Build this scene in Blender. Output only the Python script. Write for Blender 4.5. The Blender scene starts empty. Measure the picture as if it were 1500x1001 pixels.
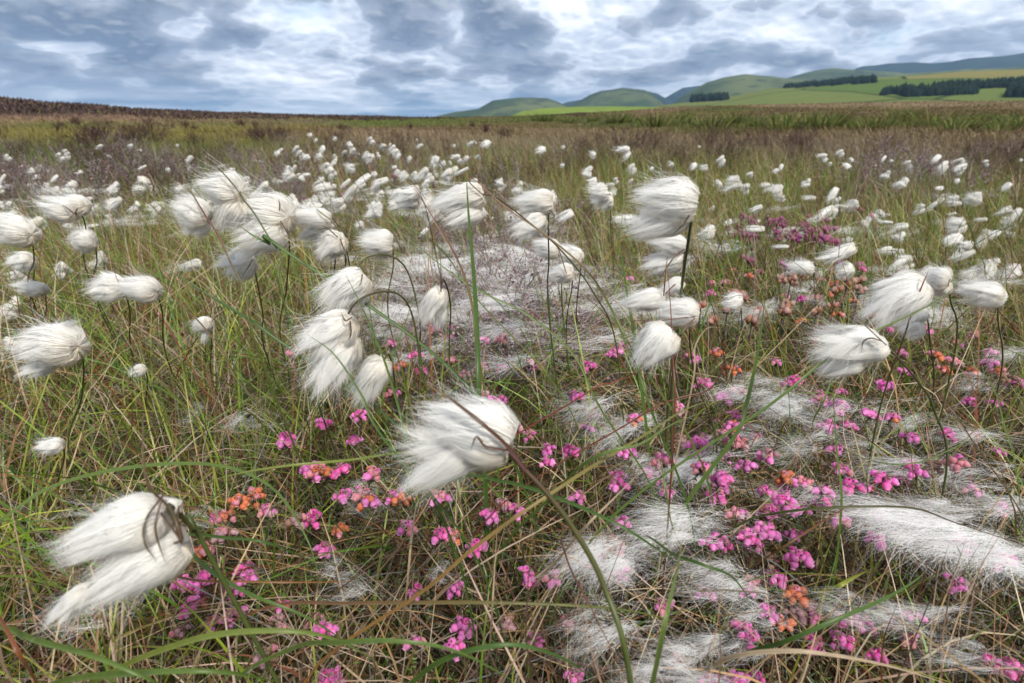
import bpy, math, random
import numpy as np
from mathutils import Vector, Matrix, Euler

random.seed(7)
R = np.random.default_rng(11)
SC = bpy.context.scene
COL = SC.collection

# ------------------------------------------------------------------ camera
CAM_H = 0.42
F = 1500 * 20.0 / 36.0                      # focal length in pixels of the 1500 px wide photograph
PITCH = math.atan((500.5 - 171) / F)
cam_d = bpy.data.cameras.new('camera')
cam_d.lens = 20; cam_d.sensor_width = 36
cam_d.clip_start = 0.02; cam_d.clip_end = 40000
cam_d.dof.use_dof = True; cam_d.dof.focus_distance = 0.52; cam_d.dof.aperture_fstop = 11
cam = bpy.data.objects.new('camera', cam_d); COL.objects.link(cam)
cam.location = (0, 0, CAM_H); cam.rotation_euler = (math.pi / 2 - PITCH, 0, 0)
SC.camera = cam
CP, SP = math.cos(PITCH), math.sin(PITCH)

def ray(px, py):
    """world direction through a pixel of the 1500x1001 photograph, planar depth 1"""
    a = (px - 750) / F; b = -(py - 500.5) / F
    return np.array([a, CP + b * SP, -SP + b * CP])
def at(px, py, D):
    return np.array([0, 0, CAM_H]) + ray(px, py) * D
def at_z(px, py, z, lo=0.12, hi=30):
    d = ray(px, py)
    D = (z - CAM_H) / d[2] if abs(d[2]) > 1e-5 else hi
    if D <= 0: D = hi
    return at(px, py, min(max(D, lo), hi))
def proj(p):
    p = np.asarray(p, float); y = p[..., 1]; z = p[..., 2] - CAM_H
    dep = y * CP - z * SP
    dep = np.where(np.abs(dep) < 1e-6, 1e-6, dep)
    up = y * SP + z * CP
    return 750 + F * p[..., 0] / dep, 500.5 - F * up / dep, dep

# ------------------------------------------------------------------ render settings
SC.render.engine = 'CYCLES'
SC.cycles.max_bounces = 9; SC.cycles.diffuse_bounces = 6; SC.cycles.transmission_bounces = 5
SC.cycles.glossy_bounces = 2; SC.cycles.volume_bounces = 0; SC.cycles.transparent_max_bounces = 8
SC.cycles.caustics_reflective = False; SC.cycles.caustics_refractive = False
SC.cycles.use_denoising = True
SC.cycles.use_adaptive_sampling = False
SC.cycles.sample_clamp_indirect = 4
SC.view_settings.view_transform = 'Standard'; SC.view_settings.look = 'None'
SC.view_settings.gamma = 1.0; SC.view_settings.exposure = 1.5
SC.view_settings.use_curve_mapping = False

# ------------------------------------------------------------------ node helpers
class NT:
    def __init__(s, tree): s.t = tree; s.n = tree.nodes; s.l = tree.links
    def node(s, typ, **kw):
        x = s.n.new(typ)
        for k, v in kw.items(): setattr(x, k, v)
        return x
    def put(s, sock, v):
        if isinstance(v, bpy.types.NodeSocket): s.l.new(v, sock)
        elif isinstance(v, (int, float)): sock.default_value = v
        else:
            v = tuple(v)
            if len(sock.default_value) == 4 and len(v) == 3: v = v + (1,)
            sock.default_value = v
    def m(s, op, *a, clamp=False):
        x = s.node('ShaderNodeMath', operation=op, use_clamp=clamp)
        for i, v in enumerate(a): s.put(x.inputs[i], v)
        return x.outputs[0]
    def v(s, op, *a):
        x = s.node('ShaderNodeVectorMath', operation=op)
        for i, v in enumerate(a):
            if op == 'SCALE' and i == 1: s.put(x.inputs['Scale'], v)
            else: s.put(x.inputs[i], v)
        return x.outputs['Value'] if op in ('LENGTH', 'DISTANCE', 'DOT_PRODUCT') else x.outputs[0]
    def noise(s, vec, scale, detail=4, rough=.5, dist=0):
        x = s.node('ShaderNodeTexNoise')
        if vec is not None: s.put(x.inputs['Vector'], vec)
        x.inputs['Scale'].default_value = scale; x.inputs['Detail'].default_value = detail
        x.inputs['Roughness'].default_value = rough; x.inputs['Distortion'].default_value = dist
        return x.outputs['Fac']
    def ramp(s, val, a, b, lo=0., hi=1.):
        x = s.node('ShaderNodeMapRange', interpolation_type='SMOOTHSTEP')
        s.put(x.inputs[0], val)
        for i, v in enumerate((a, b, lo, hi)): x.inputs[i + 1].default_value = v
        return x.outputs[0]
    def mix(s, fac, a, b, mode='MIX'):
        x = s.node('ShaderNodeMix', data_type='RGBA', blend_type=mode)
        s.put(x.inputs[0], fac); s.put(x.inputs[6], a); s.put(x.inputs[7], b)
        return x.outputs[2]

# ------------------------------------------------------------------ sky with broken stratocumulus
SUN_EL, SUN_AZ = math.radians(52), math.radians(150)     # sun behind the camera to the right
world = bpy.data.worlds.new('World'); SC.world = world; world.use_nodes = True
w = NT(world.node_tree); w.n.clear()
sky = w.node('ShaderNodeTexSky', sky_type='NISHITA'); sky.sun_disc = False
sky.sun_elevation = SUN_EL; sky.sun_rotation = SUN_AZ
tc = w.node('ShaderNodeTexCoord').outputs['Generated']
sep = w.node('ShaderNodeSeparateXYZ'); w.l.new(tc, sep.inputs[0])
X, Y, Z = sep.outputs
zc = w.m('MAXIMUM', Z, 0.0)
hh = w.m('SQRT', w.m('ADD', w.m('ADD', w.m('MULTIPLY', X, X), w.m('MULTIPLY', Y, Y)), 0.01))
lz = w.m('MULTIPLY', w.m('LOGARITHM', w.m('ADD', zc, 0.09), math.e), 0.5)
comb = w.node('ShaderNodeCombineXYZ')
w.put(comb.inputs[0], w.m('DIVIDE', X, hh)); w.put(comb.inputs[1], w.m('DIVIDE', Y, hh)); w.put(comb.inputs[2], lz)
P = comb.outputs[0]
def sky_p(px, py):
    d = ray(px, py); d = d / np.linalg.norm(d)
    h = math.sqrt(d[0] ** 2 + d[1] ** 2 + .01)
    return np.array([d[0] / h, d[1] / h, .5 * math.log(max(d[2], 0) + .09)])
big = w.noise(P, 2.1, 3, .5, .2)
wx = w.node('ShaderNodeTexNoise'); w.put(wx.inputs['Vector'], P); wx.inputs['Scale'].default_value = 9; wx.inputs['Detail'].default_value = 4
warp = w.v('SCALE', w.v('SUBTRACT', wx.outputs['Color'], (.5, .5, .5)), 0.045)
Pw = w.v('ADD', P, warp)
Ps = w.v('MULTIPLY', Pw, (1, 1, .95))
def cloudfield(vec):
    n = w.noise(vec, 4.6, 10, .60)
    for sc_, am_ in ((9.5, .30), (23, .18), (55, .09)):
        vo = w.node('ShaderNodeTexVoronoi', feature='F1'); w.put(vo.inputs['Vector'], vec); vo.inputs['Scale'].default_value = sc_
        n = w.m('ADD', n, w.m('MULTIPLY', w.m('SUBTRACT', .42, vo.outputs['Distance']), am_))
    return n
n1 = cloudfield(Ps)
n1u = cloudfield(w.v('ADD', Ps, (0.004, 0.0, 0.012)))
relief = w.m('SUBTRACT', n1, n1u)
# banks of cloud: px, py, rx, ry, amount (+ dark, - bright)
BLOBS = [(60, 35, 150, 34, .34), (345, 66, 60, 34, .42), (185, 74, 52, 20, .34), (315, 100, 52, 15, .30), (560, 60, 130, 24, .16),
         (500, 95, 70, 14, .12), (745, 42, 70, 40, .16), (990, 26, 70, 26, .30), (1150, 88, 60, 10, .30), (1250, 18, 90, 24, .16), (1430, 48, 130, 22, .2),
         (30, 125, 120, 18, .10), (700, 105, 120, 14, .14), (1000, 100, 50, 10, .2), (870, 60, 60, 30, -.2), (820, 15, 50, 20, -.34), (430, 35, 50, 26, -.22), (455, 108, 60, 22, -.34),
         (270, 40, 36, 40, -.2), (610, 125, 50, 12, -.18), (1090, 45, 70, 24, -.26), (1190, 55, 70, 14, -.2), (940, 70, 40, 14, -.22),
         (650, 20, 60, 14, -.16), (110, 68, 70, 9, -.5), (30, 60, 60, 8, -.2), (520, 135, 40, 10, -.16), (1320, 72, 80, 12, -.2), (1400, 85, 50, 8, -.2)]
tot = None
for (bx, by, rx, ry, am) in BLOBS:
    c = sky_p(bx, by)
    dx = np.linalg.norm((sky_p(bx + rx, by) - c)); dz = abs(sky_p(bx, by - ry)[2] - c[2])
    q = w.v('MULTIPLY', w.v('SUBTRACT', Pw, tuple(c)), (1 / dx, 1 / dx, 1 / dz))
    f = w.ramp(w.v('LENGTH', q), 0.35, 1.35, am, 0.0)
    tot = f if tot is None else w.m('ADD', tot, f)
nn = w.m('MULTIPLY', w.m('SUBTRACT', n1, .5), 2.2)
bb = w.m('MULTIPLY', w.m('SUBTRACT', big, .5), .9)
dens = w.m('ADD', w.m('ADD', nn, bb), w.m('ADD', tot, .27))
KS = 0.66
def K(c): return tuple(v * KS for v in c)
c1 = w.mix(w.ramp(dens, -.55, .0), K((.78, .80, .84)), K((.43, .48, .56)))
front = w.ramp(dens, .03, .20)
shade = w.ramp(dens, .08, .62)
c1 = w.mix(front, c1, w.mix(shade, K((.285, .315, .375)), K((.105, .13, .175))))
edge = w.m('MULTIPLY', w.ramp(dens, -.22, .02), w.ramp(dens, .02, .16, 1, 0))
c1 = w.mix(w.m('MULTIPLY', edge, .45), c1, K((.70, .72, .76)))
lit = w.m('MULTIPLY', w.m('MAXIMUM', relief, 0), 6.0, clamp=True)
c1 = w.mix(w.m('MULTIPLY', lit, w.ramp(dens, -.5, .35, 1, .25)), c1, K((1.15, 1.15, 1.15)))
c1 = w.mix(w.m('MULTIPLY', w.m('MAXIMUM', w.m('MULTIPLY', relief, -1), 0), 4.0, clamp=True), c1, K((.17, .215, .30)))
# blue grey air low over the horizon with paler streaks
st = w.noise(w.v('MULTIPLY', Pw, (3, 3, 10)), 1.5, 7, .62)
hz = w.mix(w.ramp(st, .40, .64), K((.15, .245, .37)), K((.40, .48, .58)))
c1 = w.mix(w.m('MULTIPLY', w.ramp(Z, .0, .07, 1, 0), w.ramp(dens, -.3, .3, .6, .95)), c1, hz)
c1 = w.mix(w.ramp(Z, -.02, -.2), c1, (.12, .12, .10))
hole = w.m('MULTIPLY', w.ramp(w.noise(P, 3.3, 5, .5), .60, .72), .55)
clouds = w.v('SCALE', c1, 10.0)
skymix = w.mix(hole, clouds, w.v('SCALE', sky.outputs[0], 1.1))
bg = w.node('ShaderNodeBackground'); w.put(bg.inputs[0], skymix); bg.inputs[1].default_value = 0.1
wo = w.node('ShaderNodeOutputWorld'); w.l.new(bg.outputs[0], wo.inputs[0])
world.cycles.sampling_method = 'MANUAL'; world.cycles.sample_map_resolution = 512

sun_d = bpy.data.lights.new('sun', 'SUN'); sun_d.energy = 1.5; sun_d.angle = math.radians(10); sun_d.color = (1, .94, .84)
sun = bpy.data.objects.new('sun', sun_d); COL.objects.link(sun)
sdir = Vector((math.sin(SUN_AZ) * math.cos(SUN_EL), math.cos(SUN_AZ) * math.cos(SUN_EL), math.sin(SUN_EL)))
sun.rotation_euler = sdir.to_track_quat('Z', 'Y').to_euler()

# ------------------------------------------------------------------ terrain shape
CREST = [(-400, 140), (0, 146), (100, 154), (200, 161), (350, 168), (600, 173), (700, 172.5), (800, 169.5), (900, 163.5), (1000, 157), (1200, 151.5), (1350, 149), (1500, 148), (1900, 143)]
_az = []; _tan = []
for px, py in CREST:
    d = ray(px, py); h = math.hypot(d[0], d[1]); _az.append(math.atan2(d[0], d[1])); _tan.append(d[2] / h)
def vnoise(x, y, s=1.0, seed=0):
    """cheap smooth pseudo noise from sines, -1..1"""
    x = np.asarray(x) * s + seed * 3.1; y = np.asarray(y) * s + seed * 1.7
    return (np.sin(x * 1.0 + 1.3 * np.sin(y * .9 + seed)) + np.sin(y * 1.1 + 1.7 * np.sin(x * .7 + 2.1)) + .5 * np.sin(x * 2.3 + y * 1.9 + seed) + .5 * np.sin(x * 1.7 - y * 2.9)) / 3.0
def ground(x, y):
    x = np.asarray(x, float); y = np.asarray(y, float)
    r = np.hypot(x, y) + 1e-9; az = np.arctan2(x, y)
    tz = np.interp(az, _az, _tan)
    rc = np.interp(az, [-.75, -.2, .1, .5, .9], [24, 45, 70, 90, 100])
    zc_ = CAM_H + rc * tz
    t = np.clip((r - 5) / (rc - 5), 0, 1)
    z = zc_ * t ** 1.25 - .0 * r
    after = np.clip((r - rc) / 500, 0, 1)
    z = z - (zc_ + 16) * (after * after * (3 - 2 * after))
    z = z + .014 * vnoise(x, y, 9, 1) * np.clip(r / .8, 0, 1) + .03 * vnoise(x, y, 2.0, 2) * np.clip((r - 1) / 4, 0, 1) + .05 * vnoise(x, y, .6, 3) * np.clip((r - 8) / 10, 0, 1) * (r < 200)
    return z

# ------------------------------------------------------------------ mesh helpers
def mesh_from(name, V, Fq=None, Ft=None, C=None, smooth=True):
    V = np.asarray(V, np.float32).reshape(-1, 3)
    me = bpy.data.meshes.new(name)
    nq = 0 if Fq is None else len(Fq); nt = 0 if Ft is None else len(Ft)
    loops = []
    if nq: loops.append(np.asarray(Fq, np.int32).ravel())
    if nt: loops.append(np.asarray(Ft, np.int32).ravel())
    loops = np.concatenate(loops)
    starts = np.concatenate([np.arange(nq) * 4, nq * 4 + np.arange(nt) * 3]).astype(np.int32)
    me.vertices.add(len(V)); me.vertices.foreach_set('co', V.ravel())
    me.loops.add(len(loops)); me.loops.foreach_set('vertex_index', loops)
    me.polygons.add(nq + nt); me.polygons.foreach_set('loop_start', starts)
    if smooth: me.polygons.foreach_set('use_smooth', np.ones(nq + nt, bool))
    if C is not None:
        a = me.color_attributes.new('Col', 'FLOAT_COLOR', 'POINT')
        c4 = np.ones((len(V), 4), np.float32); c4[:, :3] = np.asarray(C, np.float32).reshape(-1, 3)
        a.data.foreach_set('color', c4.ravel())
    me.update(calc_edges=True); me.validate()
    return me
def obj(name, me, mat=None, parent=None, loc=None):
    o = bpy.data.objects.new(name, me); COL.objects.link(o)
    if mat is not None and me is not None and not me.materials: me.materials.append(mat)
    if parent is not None: o.parent = parent
    if loc is not None: o.location = tuple(loc)
    return o
def tag(o, label=None, cat=None, group=None, kind=None):
    if label: o['label'] = label
    if cat: o['category'] = cat
    if group: o['group'] = group
    if kind: o['kind'] = kind
    return o
def empty(name, loc):
    o = bpy.data.objects.new(name, None); COL.objects.link(o); o.location = tuple(loc); o.empty_display_size = .02
    return o
def unit(v): return v / (np.linalg.norm(v, axis=-1, keepdims=True) + 1e-12)
class Geo:
    """collects vertices, quads, triangles and colours"""
    def __init__(s): s.V = []; s.Q = []; s.T = []; s.C = []; s.n = 0
    def add(s, V, C, Q=None, T=None):
        V = np.asarray(V, float).reshape(-1, 3); C = np.asarray(C, float)
        C = np.broadcast_to(C, V.shape) if C.ndim == 1 else C.reshape(-1, 3)
        if Q is not None and len(Q): s.Q.append(np.asarray(Q) + s.n)
        if T is not None and len(T): s.T.append(np.asarray(T) + s.n)
        s.V.append(V); s.C.append(C); s.n += len(V)
    def mesh(s, name, smooth=True):
        return mesh_from(name, np.concatenate(s.V), np.concatenate(s.Q) if s.Q else None, np.concatenate(s.T) if s.T else None, np.concatenate(s.C), smooth)
    def ribbons(s, P, W, S, C):
        """P (n,k,3) paths, W (n,k) full widths, S (n,k,3) side directions, C (n,k,3)"""
        n, k = P.shape[:2]
        off = S * W[..., None] * .5
        V = np.stack([P - off, P + off], 2).reshape(-1, 3)
        CC = np.repeat(C.reshape(n, k, 1, 3), 2, 2)
        i = (np.arange(n)[:, None] * k + np.arange(k - 1)[None]) * 2
        i = i.ravel(); Q = np.stack([i, i + 1, i + 3, i + 2], 1)
        s.add(V, CC.reshape(-1, 3), Q)
    def folded(s, P, W, S, Nn, C, fold=.35):
        """blades with a keel: three vertices across"""
        n, k = P.shape[:2]
        off = S * W[..., None] * .5; up = Nn * W[..., None] * fold
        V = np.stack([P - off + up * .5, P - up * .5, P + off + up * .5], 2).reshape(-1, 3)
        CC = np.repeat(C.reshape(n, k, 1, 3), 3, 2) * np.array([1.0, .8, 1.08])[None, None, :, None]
        i = ((np.arange(n)[:, None] * k + np.arange(k - 1)[None]) * 3).ravel()
        Q = np.concatenate([np.stack([i, i + 1, i + 4, i + 3], 1), np.stack([i + 1, i + 2, i + 5, i + 4], 1)])
        s.add(V, CC.reshape(-1, 3), Q)
    def tubes(s, P, Rr, C, sides=5):
        n, k = P.shape[:2]
        T = np.gradient(P, axis=1); T = unit(T)
        ref = np.where(np.abs(T[..., 2:3]) > .9, np.array([1., 0, 0]), np.array([0, 0, 1.]))
        A = unit(np.cross(T, ref)); B = np.cross(T, A)
        th = np.arange(sides) * 2 * math.pi / sides
        V = P[:, :, None] + (A[:, :, None] * np.cos(th)[None, None, :, None] + B[:, :, None] * np.sin(th)[None, None, :, None]) * Rr[:, :, None, None]
        CC = np.repeat(C[:, :, None], sides, 2)
        b = (np.arange(n)[:, None] * k + np.arange(k - 1)[None]).ravel() * sides
        Q = []
        for j in range(sides):
            j2 = (j + 1) % sides
            Q.append(np.stack([b + j, b + j2, b + sides + j2, b + sides + j], 1))
        s.add(V.reshape(-1, 3), CC.reshape(-1, 3), np.concatenate(Q))

def spline(pts, n):
    """Catmull-Rom through the points, n samples"""
    pts = np.asarray(pts, float)
    if len(pts) == 2: return pts[0] + (pts[1] - pts[0]) * np.linspace(0, 1, n)[:, None]
    P = np.vstack([2 * pts[0] - pts[1], pts, 2 * pts[-1] - pts[-2]])
    out = []
    for u in np.linspace(0, len(pts) - 1 - 1e-9, n):
        i = int(u); t = u - i; p0, p1, p2, p3 = P[i:i + 4]
        out.append(.5 * ((2 * p1) + (-p0 + p2) * t + (2 * p0 - 5 * p1 + 4 * p2 - p3) * t * t + (-p0 + 3 * p1 - 3 * p2 + p3) * t ** 3))
    return np.array(out)

# ------------------------------------------------------------------ materials
def leaf_mat(name, trans=.3, rough=.5, spec=.3, noise=.25):
    m = bpy.data.materials.new(name); m.use_nodes = True; t = NT(m.node_tree); t.n.clear()
    a = t.node('ShaderNodeAttribute', attribute_name='Col').outputs['Color']
    if noise:
        pos = t.node('ShaderNodeNewGeometry').outputs['Position']
        nz = t.noise(pos, 160, 3, .6)
        a = t.mix(1.0, a, t.mix(nz, (1 - noise,) * 3, (1 + noise,) * 3), 'MULTIPLY')
    p = t.node('ShaderNodeBsdfPrincipled'); t.put(p.inputs['Base Color'], a); p.inputs['Roughness'].default_value = rough
    p.inputs['Specular IOR Level'].default_value = spec
    out = t.node('ShaderNodeOutputMaterial')
    if trans:
        tr = t.node('ShaderNodeBsdfTranslucent'); t.put(tr.inputs[0], a)
        mx = t.node('ShaderNodeMixShader'); mx.inputs[0].default_value = trans
        t.l.new(p.outputs[0], mx.inputs[1]); t.l.new(tr.outputs[0], mx.inputs[2]); t.l.new(mx.outputs[0], out.inputs[0])
    else: t.l.new(p.outputs[0], out.inputs[0])
    return m
M_GRASS = leaf_mat('grass_blade', .3, .42, .45)
M_DRY = leaf_mat('dry_litter', .2, .7, .2)
M_TWIG = leaf_mat('heather_twig', .0, .8, .1)
M_STEM = leaf_mat('sedge_stem', .1, .4, .4)
M_HEATHLEAF = leaf_mat('heath_leaf', .15, .6, .2)
M_PETAL = leaf_mat('bell_petal', .35, .5, .25, .12)
M_COTTON = leaf_mat('cotton_fibre', .30, .95, .0, 0)
M_FLUFF = leaf_mat('cotton_core', .25, 1.0, .0, .05)
M_FAR = leaf_mat('far_grass', .25, .7, .1, 0)
M_TREE = leaf_mat('conifer_needles', .0, .9, .05, 0)

def ground_mat():
    m = bpy.data.materials.new('peat_and_turf'); m.use_nodes = True; t = NT(m.node_tree); t.n.clear()
    pos = t.node('ShaderNodeNewGeometry').outputs['Position']
    dist = t.v('LENGTH', pos)
    fine = t.noise(pos, 60, 6, .65); mid = t.noise(pos, 4, 5, .6); wide = t.noise(t.v('MULTIPLY', pos, (1, .5, 1)), .12, 4, .6)
    near = t.mix(t.ramp(fine, .35, .65), (.045, .038, .02), (.12, .10, .045))
    near = t.mix(t.ramp(mid, .45, .6), near, (.07, .085, .026))
    att = t.node('ShaderNodeAttribute', attribute_name='Col').outputs['Color']
    farc = t.mix(1.0, att, t.mix(t.ramp(mid, .3, .7), (.6, .6, .6), (1.35, 1.3, 1.2)), 'MULTIPLY')
    farc = t.mix(1.0, farc, t.mix(t.ramp(wide, .35, .65), (.75, .8, .75), (1.15, 1.1, 1.1)), 'MULTIPLY')
    c = t.mix(t.ramp(dist, 4, 12), near, farc)
    p = t.node('ShaderNodeBsdfPrincipled'); t.put(p.inputs['Base Color'], c); p.inputs['Roughness'].default_value = .95
    p.inputs['Specular IOR Level'].default_value = .1
    b = t.node('ShaderNodeBump'); b.inputs['Strength'].default_value = .6; b.inputs['Distance'].default_value = .01
    t.put(b.inputs['Height'], fine); t.l.new(b.outputs[0], p.inputs['Normal'])
    o = t.node('ShaderNodeOutputMaterial'); t.l.new(p.outputs[0], o.inputs[0])
    return m
M_GROUND = ground_mat()

# ------------------------------------------------------------------ colours of the moor by place
HEATHER = np.array([.050, .034, .032]); STRAW = np.array([.30, .20, .135]); GOLD = np.array([.165, .145, .042]); GREEN = np.array([.085, .105, .026])
DKGREEN = np.array([.080, .098, .026]); PINKST = np.array([.205, .155, .095]); BROWN = np.array([.12, .08, .045])
def lerp(a, b, t): t = np.clip(np.asarray(t), 0, 1)[..., None]; return a * (1 - t) + b * t
def zone(x, y, rnd=None):
    """colour of the vegetation on the moor (r > 4 m)"""
    x = np.asarray(x, float); y = np.asarray(y, float); r = np.hypot(x, y)
    px, py, dep = proj(np.stack([x, y, ground(x, y) + .1], -1))
    az_g = np.arctan2(x, y)
    n = vnoise(x / (1 + r * .05), y / (1 + r * .05), 1.3, 5); n2 = vnoise(x / (1 + r * .03), y / (1 + r * .08), .8, 8)
    pyn = py + 5 * n + 3 * n2
    # left
    cl = lerp(lerp(HEATHER, STRAW * .75, (pyn - 160 - (600 - px) * 0.0) / 10), GOLD, (pyn - 172) / 12)
    cl = lerp(cl, GREEN, (pyn - 205 + 14 * n2) / 22)
    n4 = vnoise(az_g * 7, py * .16, 1.0, 17)
    cl = lerp(cl, BROWN, np.clip(n4 * 1.5 - .2, 0, .85)); cl = lerp(cl, GREEN * 1.1, np.clip(-n4 * 1.5 - .2, 0, .8) * (pyn > 172)); cl = lerp(cl, STRAW * .8, np.clip(n2 * 1.6 - .5, 0, .6) * (pyn < 200))
    # centre
    cc = lerp(lerp(HEATHER * 1.3, GREEN * 1.2, (pyn - 165) / 8), BROWN * 1.1, (pyn - 178) / 6)
    cc = lerp(cc, PINKST, (pyn - 184) / 8)
    # right
    cr = lerp(PINKST * 1.15, BROWN * 1.15, (pyn - 152) / 5)
    cr = lerp(cr, GOLD * .8, np.clip(n * 1.5 + .1, 0, .8) * (pyn > 152))
    n3 = vnoise(az_g * 9, py * .22, 1.0, 12)
    cr = lerp(cr, GREEN, np.clip((pyn - 160) / 8, 0, .5) * np.clip(.7 + n3, .2, 1.3))
    cr = lerp(cr, DKGREEN * 1.1, np.clip(n3 * 1.3 - .1, 0, .7) * (pyn > 158))
    cr = lerp(cr, STRAW * .7, np.clip(-n2 * 1.6 - .4, 0, .6) * (pyn > 156))
    cr = lerp(cr, PINKST, np.clip((pyn - 182 - 10 * n - 8 * n3) / 18, 0, 1))
    cr = lerp(cr, BROWN, np.clip(n * 1.4 - .5, 0, .7))
    c = lerp(cl, cc, (px - 380) / 160); c = lerp(c, cr, (px - 640) / 120)
    if rnd is not None: c = c * (.7 + .6 * rnd)[..., None]
    return c

def build_ground():
    na, rr = 240, np.concatenate([[0.0], np.geomspace(.08, 14000, 150)])
    th = np.linspace(-math.pi, math.pi, na, endpoint=False)
    r, a = np.meshgrid(rr, th, indexing='ij')
    x = r * np.sin(a); y = r * np.cos(a); z = ground(x, y)
    V = np.stack([x, y, z], -1).reshape(-1, 3)
    i = (np.arange(len(rr) - 1)[:, None] * na + np.arange(na)[None]); j = np.arange(len(rr) - 1)[:, None] * na + (np.arange(na)[None] + 1) % na
    Q = np.stack([i, j, j + na, i + na], -1).reshape(-1, 4)
    C = zone(np.clip(x, -9e3, 9e3), y).reshape(-1, 3) * .8
    far = (r.reshape(-1) > 250); C[far] = (.10, .13, .04)
    o = obj('ground', mesh_from('ground', V, Q, None, C), M_GROUND); tag(o, kind='structure')
build_ground()

# ------------------------------------------------------------------ hills, fields
def hill_mat(name, ca, cb, cc, scale, fields=False):
    m = bpy.data.materials.new(name); m.use_nodes = True; t = NT(m.node_tree); t.n.clear()
    pos = t.node('ShaderNodeNewGeometry').outputs['Position']
    n = t.noise(pos, scale, 6, .6); n2 = t.noise(pos, scale * 4, 5, .6)
    c = t.mix(t.ramp(n, .38, .62), ca, cb)
    c = t.mix(t.ramp(n2, .5, .62, 0, .75), c, cc)
    if fields:
        vo = t.node('ShaderNodeTexVoronoi', feature='F1'); t.put(vo.inputs['Vector'], t.v('MULTIPLY', pos, (1 / 260, 1 / 420, 0))); vo.inputs['Scale'].default_value = 1
        vo.inputs['Randomness'].default_value = .55
        hs = t.node('ShaderNodeSeparateColor'); t.l.new(vo.outputs['Color'], hs.inputs[0])
        c = t.mix(hs.outputs[0], (.075, .125, .028), (.13, .155, .045))
        c = t.mix(t.ramp(hs.outputs[1], .72, .8), c, (.19, .17, .06))
        ve = t.node('ShaderNodeTexVoronoi', feature='DISTANCE_TO_EDGE'); t.put(ve.inputs['Vector'], t.v('MULTIPLY', pos, (1 / 260, 1 / 420, 0))); ve.inputs['Scale'].default_value = 1
        ve.inputs['Randomness'].default_value = .55
        c = t.mix(t.ramp(ve.outputs[0], .012, .02, 1, 0), c, (.04, .05, .02))
        c = t.mix(1.0, c, t.mix(n2, (.85, .85, .85), (1.15, 1.15, 1.1)), 'MULTIPLY')
    p = t.node('ShaderNodeBsdfPrincipled'); t.put(p.inputs['Base Color'], c); p.inputs['Roughness'].default_value = 1; p.inputs['Specular IOR Level'].default_value = 0
    o = t.node('ShaderNodeOutputMaterial'); t.l.new(p.outputs[0], o.inputs[0])
    return m
def ridge(name, sky_pts, D, depth, mat, base=-40, rough=1.0, seed=0, fall=1.0):
    """a ridge D metres away whose crest follows the skyline points; slopes down toward the viewer over `depth`"""
    na, nd = 170, 36
    pxs = np.linspace(sky_pts[0][0], sky_pts[-1][0], na)
    pys = np.interp(pxs, [p[0] for p in sky_pts], [p[1] for p in sky_pts])
    k = np.array([.06, .24, .4, .24, .06]); pys = np.convolve(np.pad(pys, 2, 'edge'), k, 'valid')
    V = []
    for i in range(na):
        d = ray(pxs[i], pys[i]); h = math.hypot(d[0], d[1]); ux, uy = d[0] / h, d[1] / h; zt = CAM_H + D * d[2] / h
        for j in range(nd):
            s = j / (nd - 1) * 1.5                    # 0 at the foot, 1 at the crest, beyond it falls again
            r = D - depth * (1 - s)
            if s <= 1: f = (s * s * (3 - 2 * s)) ** fall
            else: f = 1 - (s - 1) ** 2 * 1.6
            x, y = ux * r, uy * r
            w_ = math.sin(math.pi * min(s, 1)) * rough
            z = base + (zt - base) * f + w_ * (zt - base) * (.10 * float(vnoise(x / D * 34, y / D * 12, 1, seed)) + .05 * float(vnoise(x / D * 90, y / D * 30, 1, seed + 3)))
            V.append((x, y, z))
    i = (np.arange(na - 1)[:, None] * nd + np.arange(nd - 1)[None]).ravel()
    Q = np.stack([i, i + nd, i + nd + 1, i + 1], 1)
    o = obj(name, mesh_from(name, V, Q), mat); tag(o, kind='structure'); return V, na, nd, pxs
M_HILL = hill_mat('hill_grass', (.048, .075, .034), (.12, .14, .06), (.03, .045, .028), .0022)
M_HILLF = hill_mat('far_hill_grass', (.018, .034, .024), (.035, .052, .032), (.016, .025, .02), .0010)
M_FIELD = hill_mat('pasture', (.1, .15, .03), (.13, .17, .04), (.1, .13, .03), .004, True)
M_LIME = hill_mat('bright_pasture', (.15, .21, .035), (.18, .23, .04), (.13, .17, .04), .004)
ridge('hills', [(640, 170), (668, 164), (700, 160), (722, 148), (760, 143), (800, 144), (818, 150), (835, 158), (850, 170)], 4200, 1500, M_HILL, seed=1)
ridge('hills', [(800, 160), (830, 150), (858, 145), (880, 138), (935, 131), (962, 137), (985, 150), (1010, 160)], 7500, 2000, M_HILLF, seed=2)
ridge('hills', [(815, 170), (835, 155), (865, 139), (880, 134), (912, 129.5), (945, 133), (965, 146), (980, 160)], 4600, 1500, M_HILL, seed=4)
ridge('hills', [(950, 160), (975, 143), (1000, 129), (1022, 126), (1060, 124)], 8500, 2000, M_HILLF, seed=5)
ridge('hills', [(960, 175), (985, 152), (1005, 138), (1035, 121), (1060, 114), (1092, 110), (1130, 112), (1160, 117), (1200, 121), (1260, 132), (1330, 150)], 4000, 1500, M_HILL, seed=6)
ridge('hills', [(1120, 125), (1165, 112), (1195, 104), (1222, 101), (1262, 104), (1330, 108), (1420, 102), (1500, 98), (1640, 96)], 5600, 2200, M_HILL, seed=7)
ridge('hills', [(1230, 110), (1262, 99), (1300, 94), (1340, 91.5), (1365, 94), (1395, 92), (1420, 87), (1460, 84), (1500, 79), (1560, 74), (1700, 72)], 9000, 2500, M_HILLF, seed=8)
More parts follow.
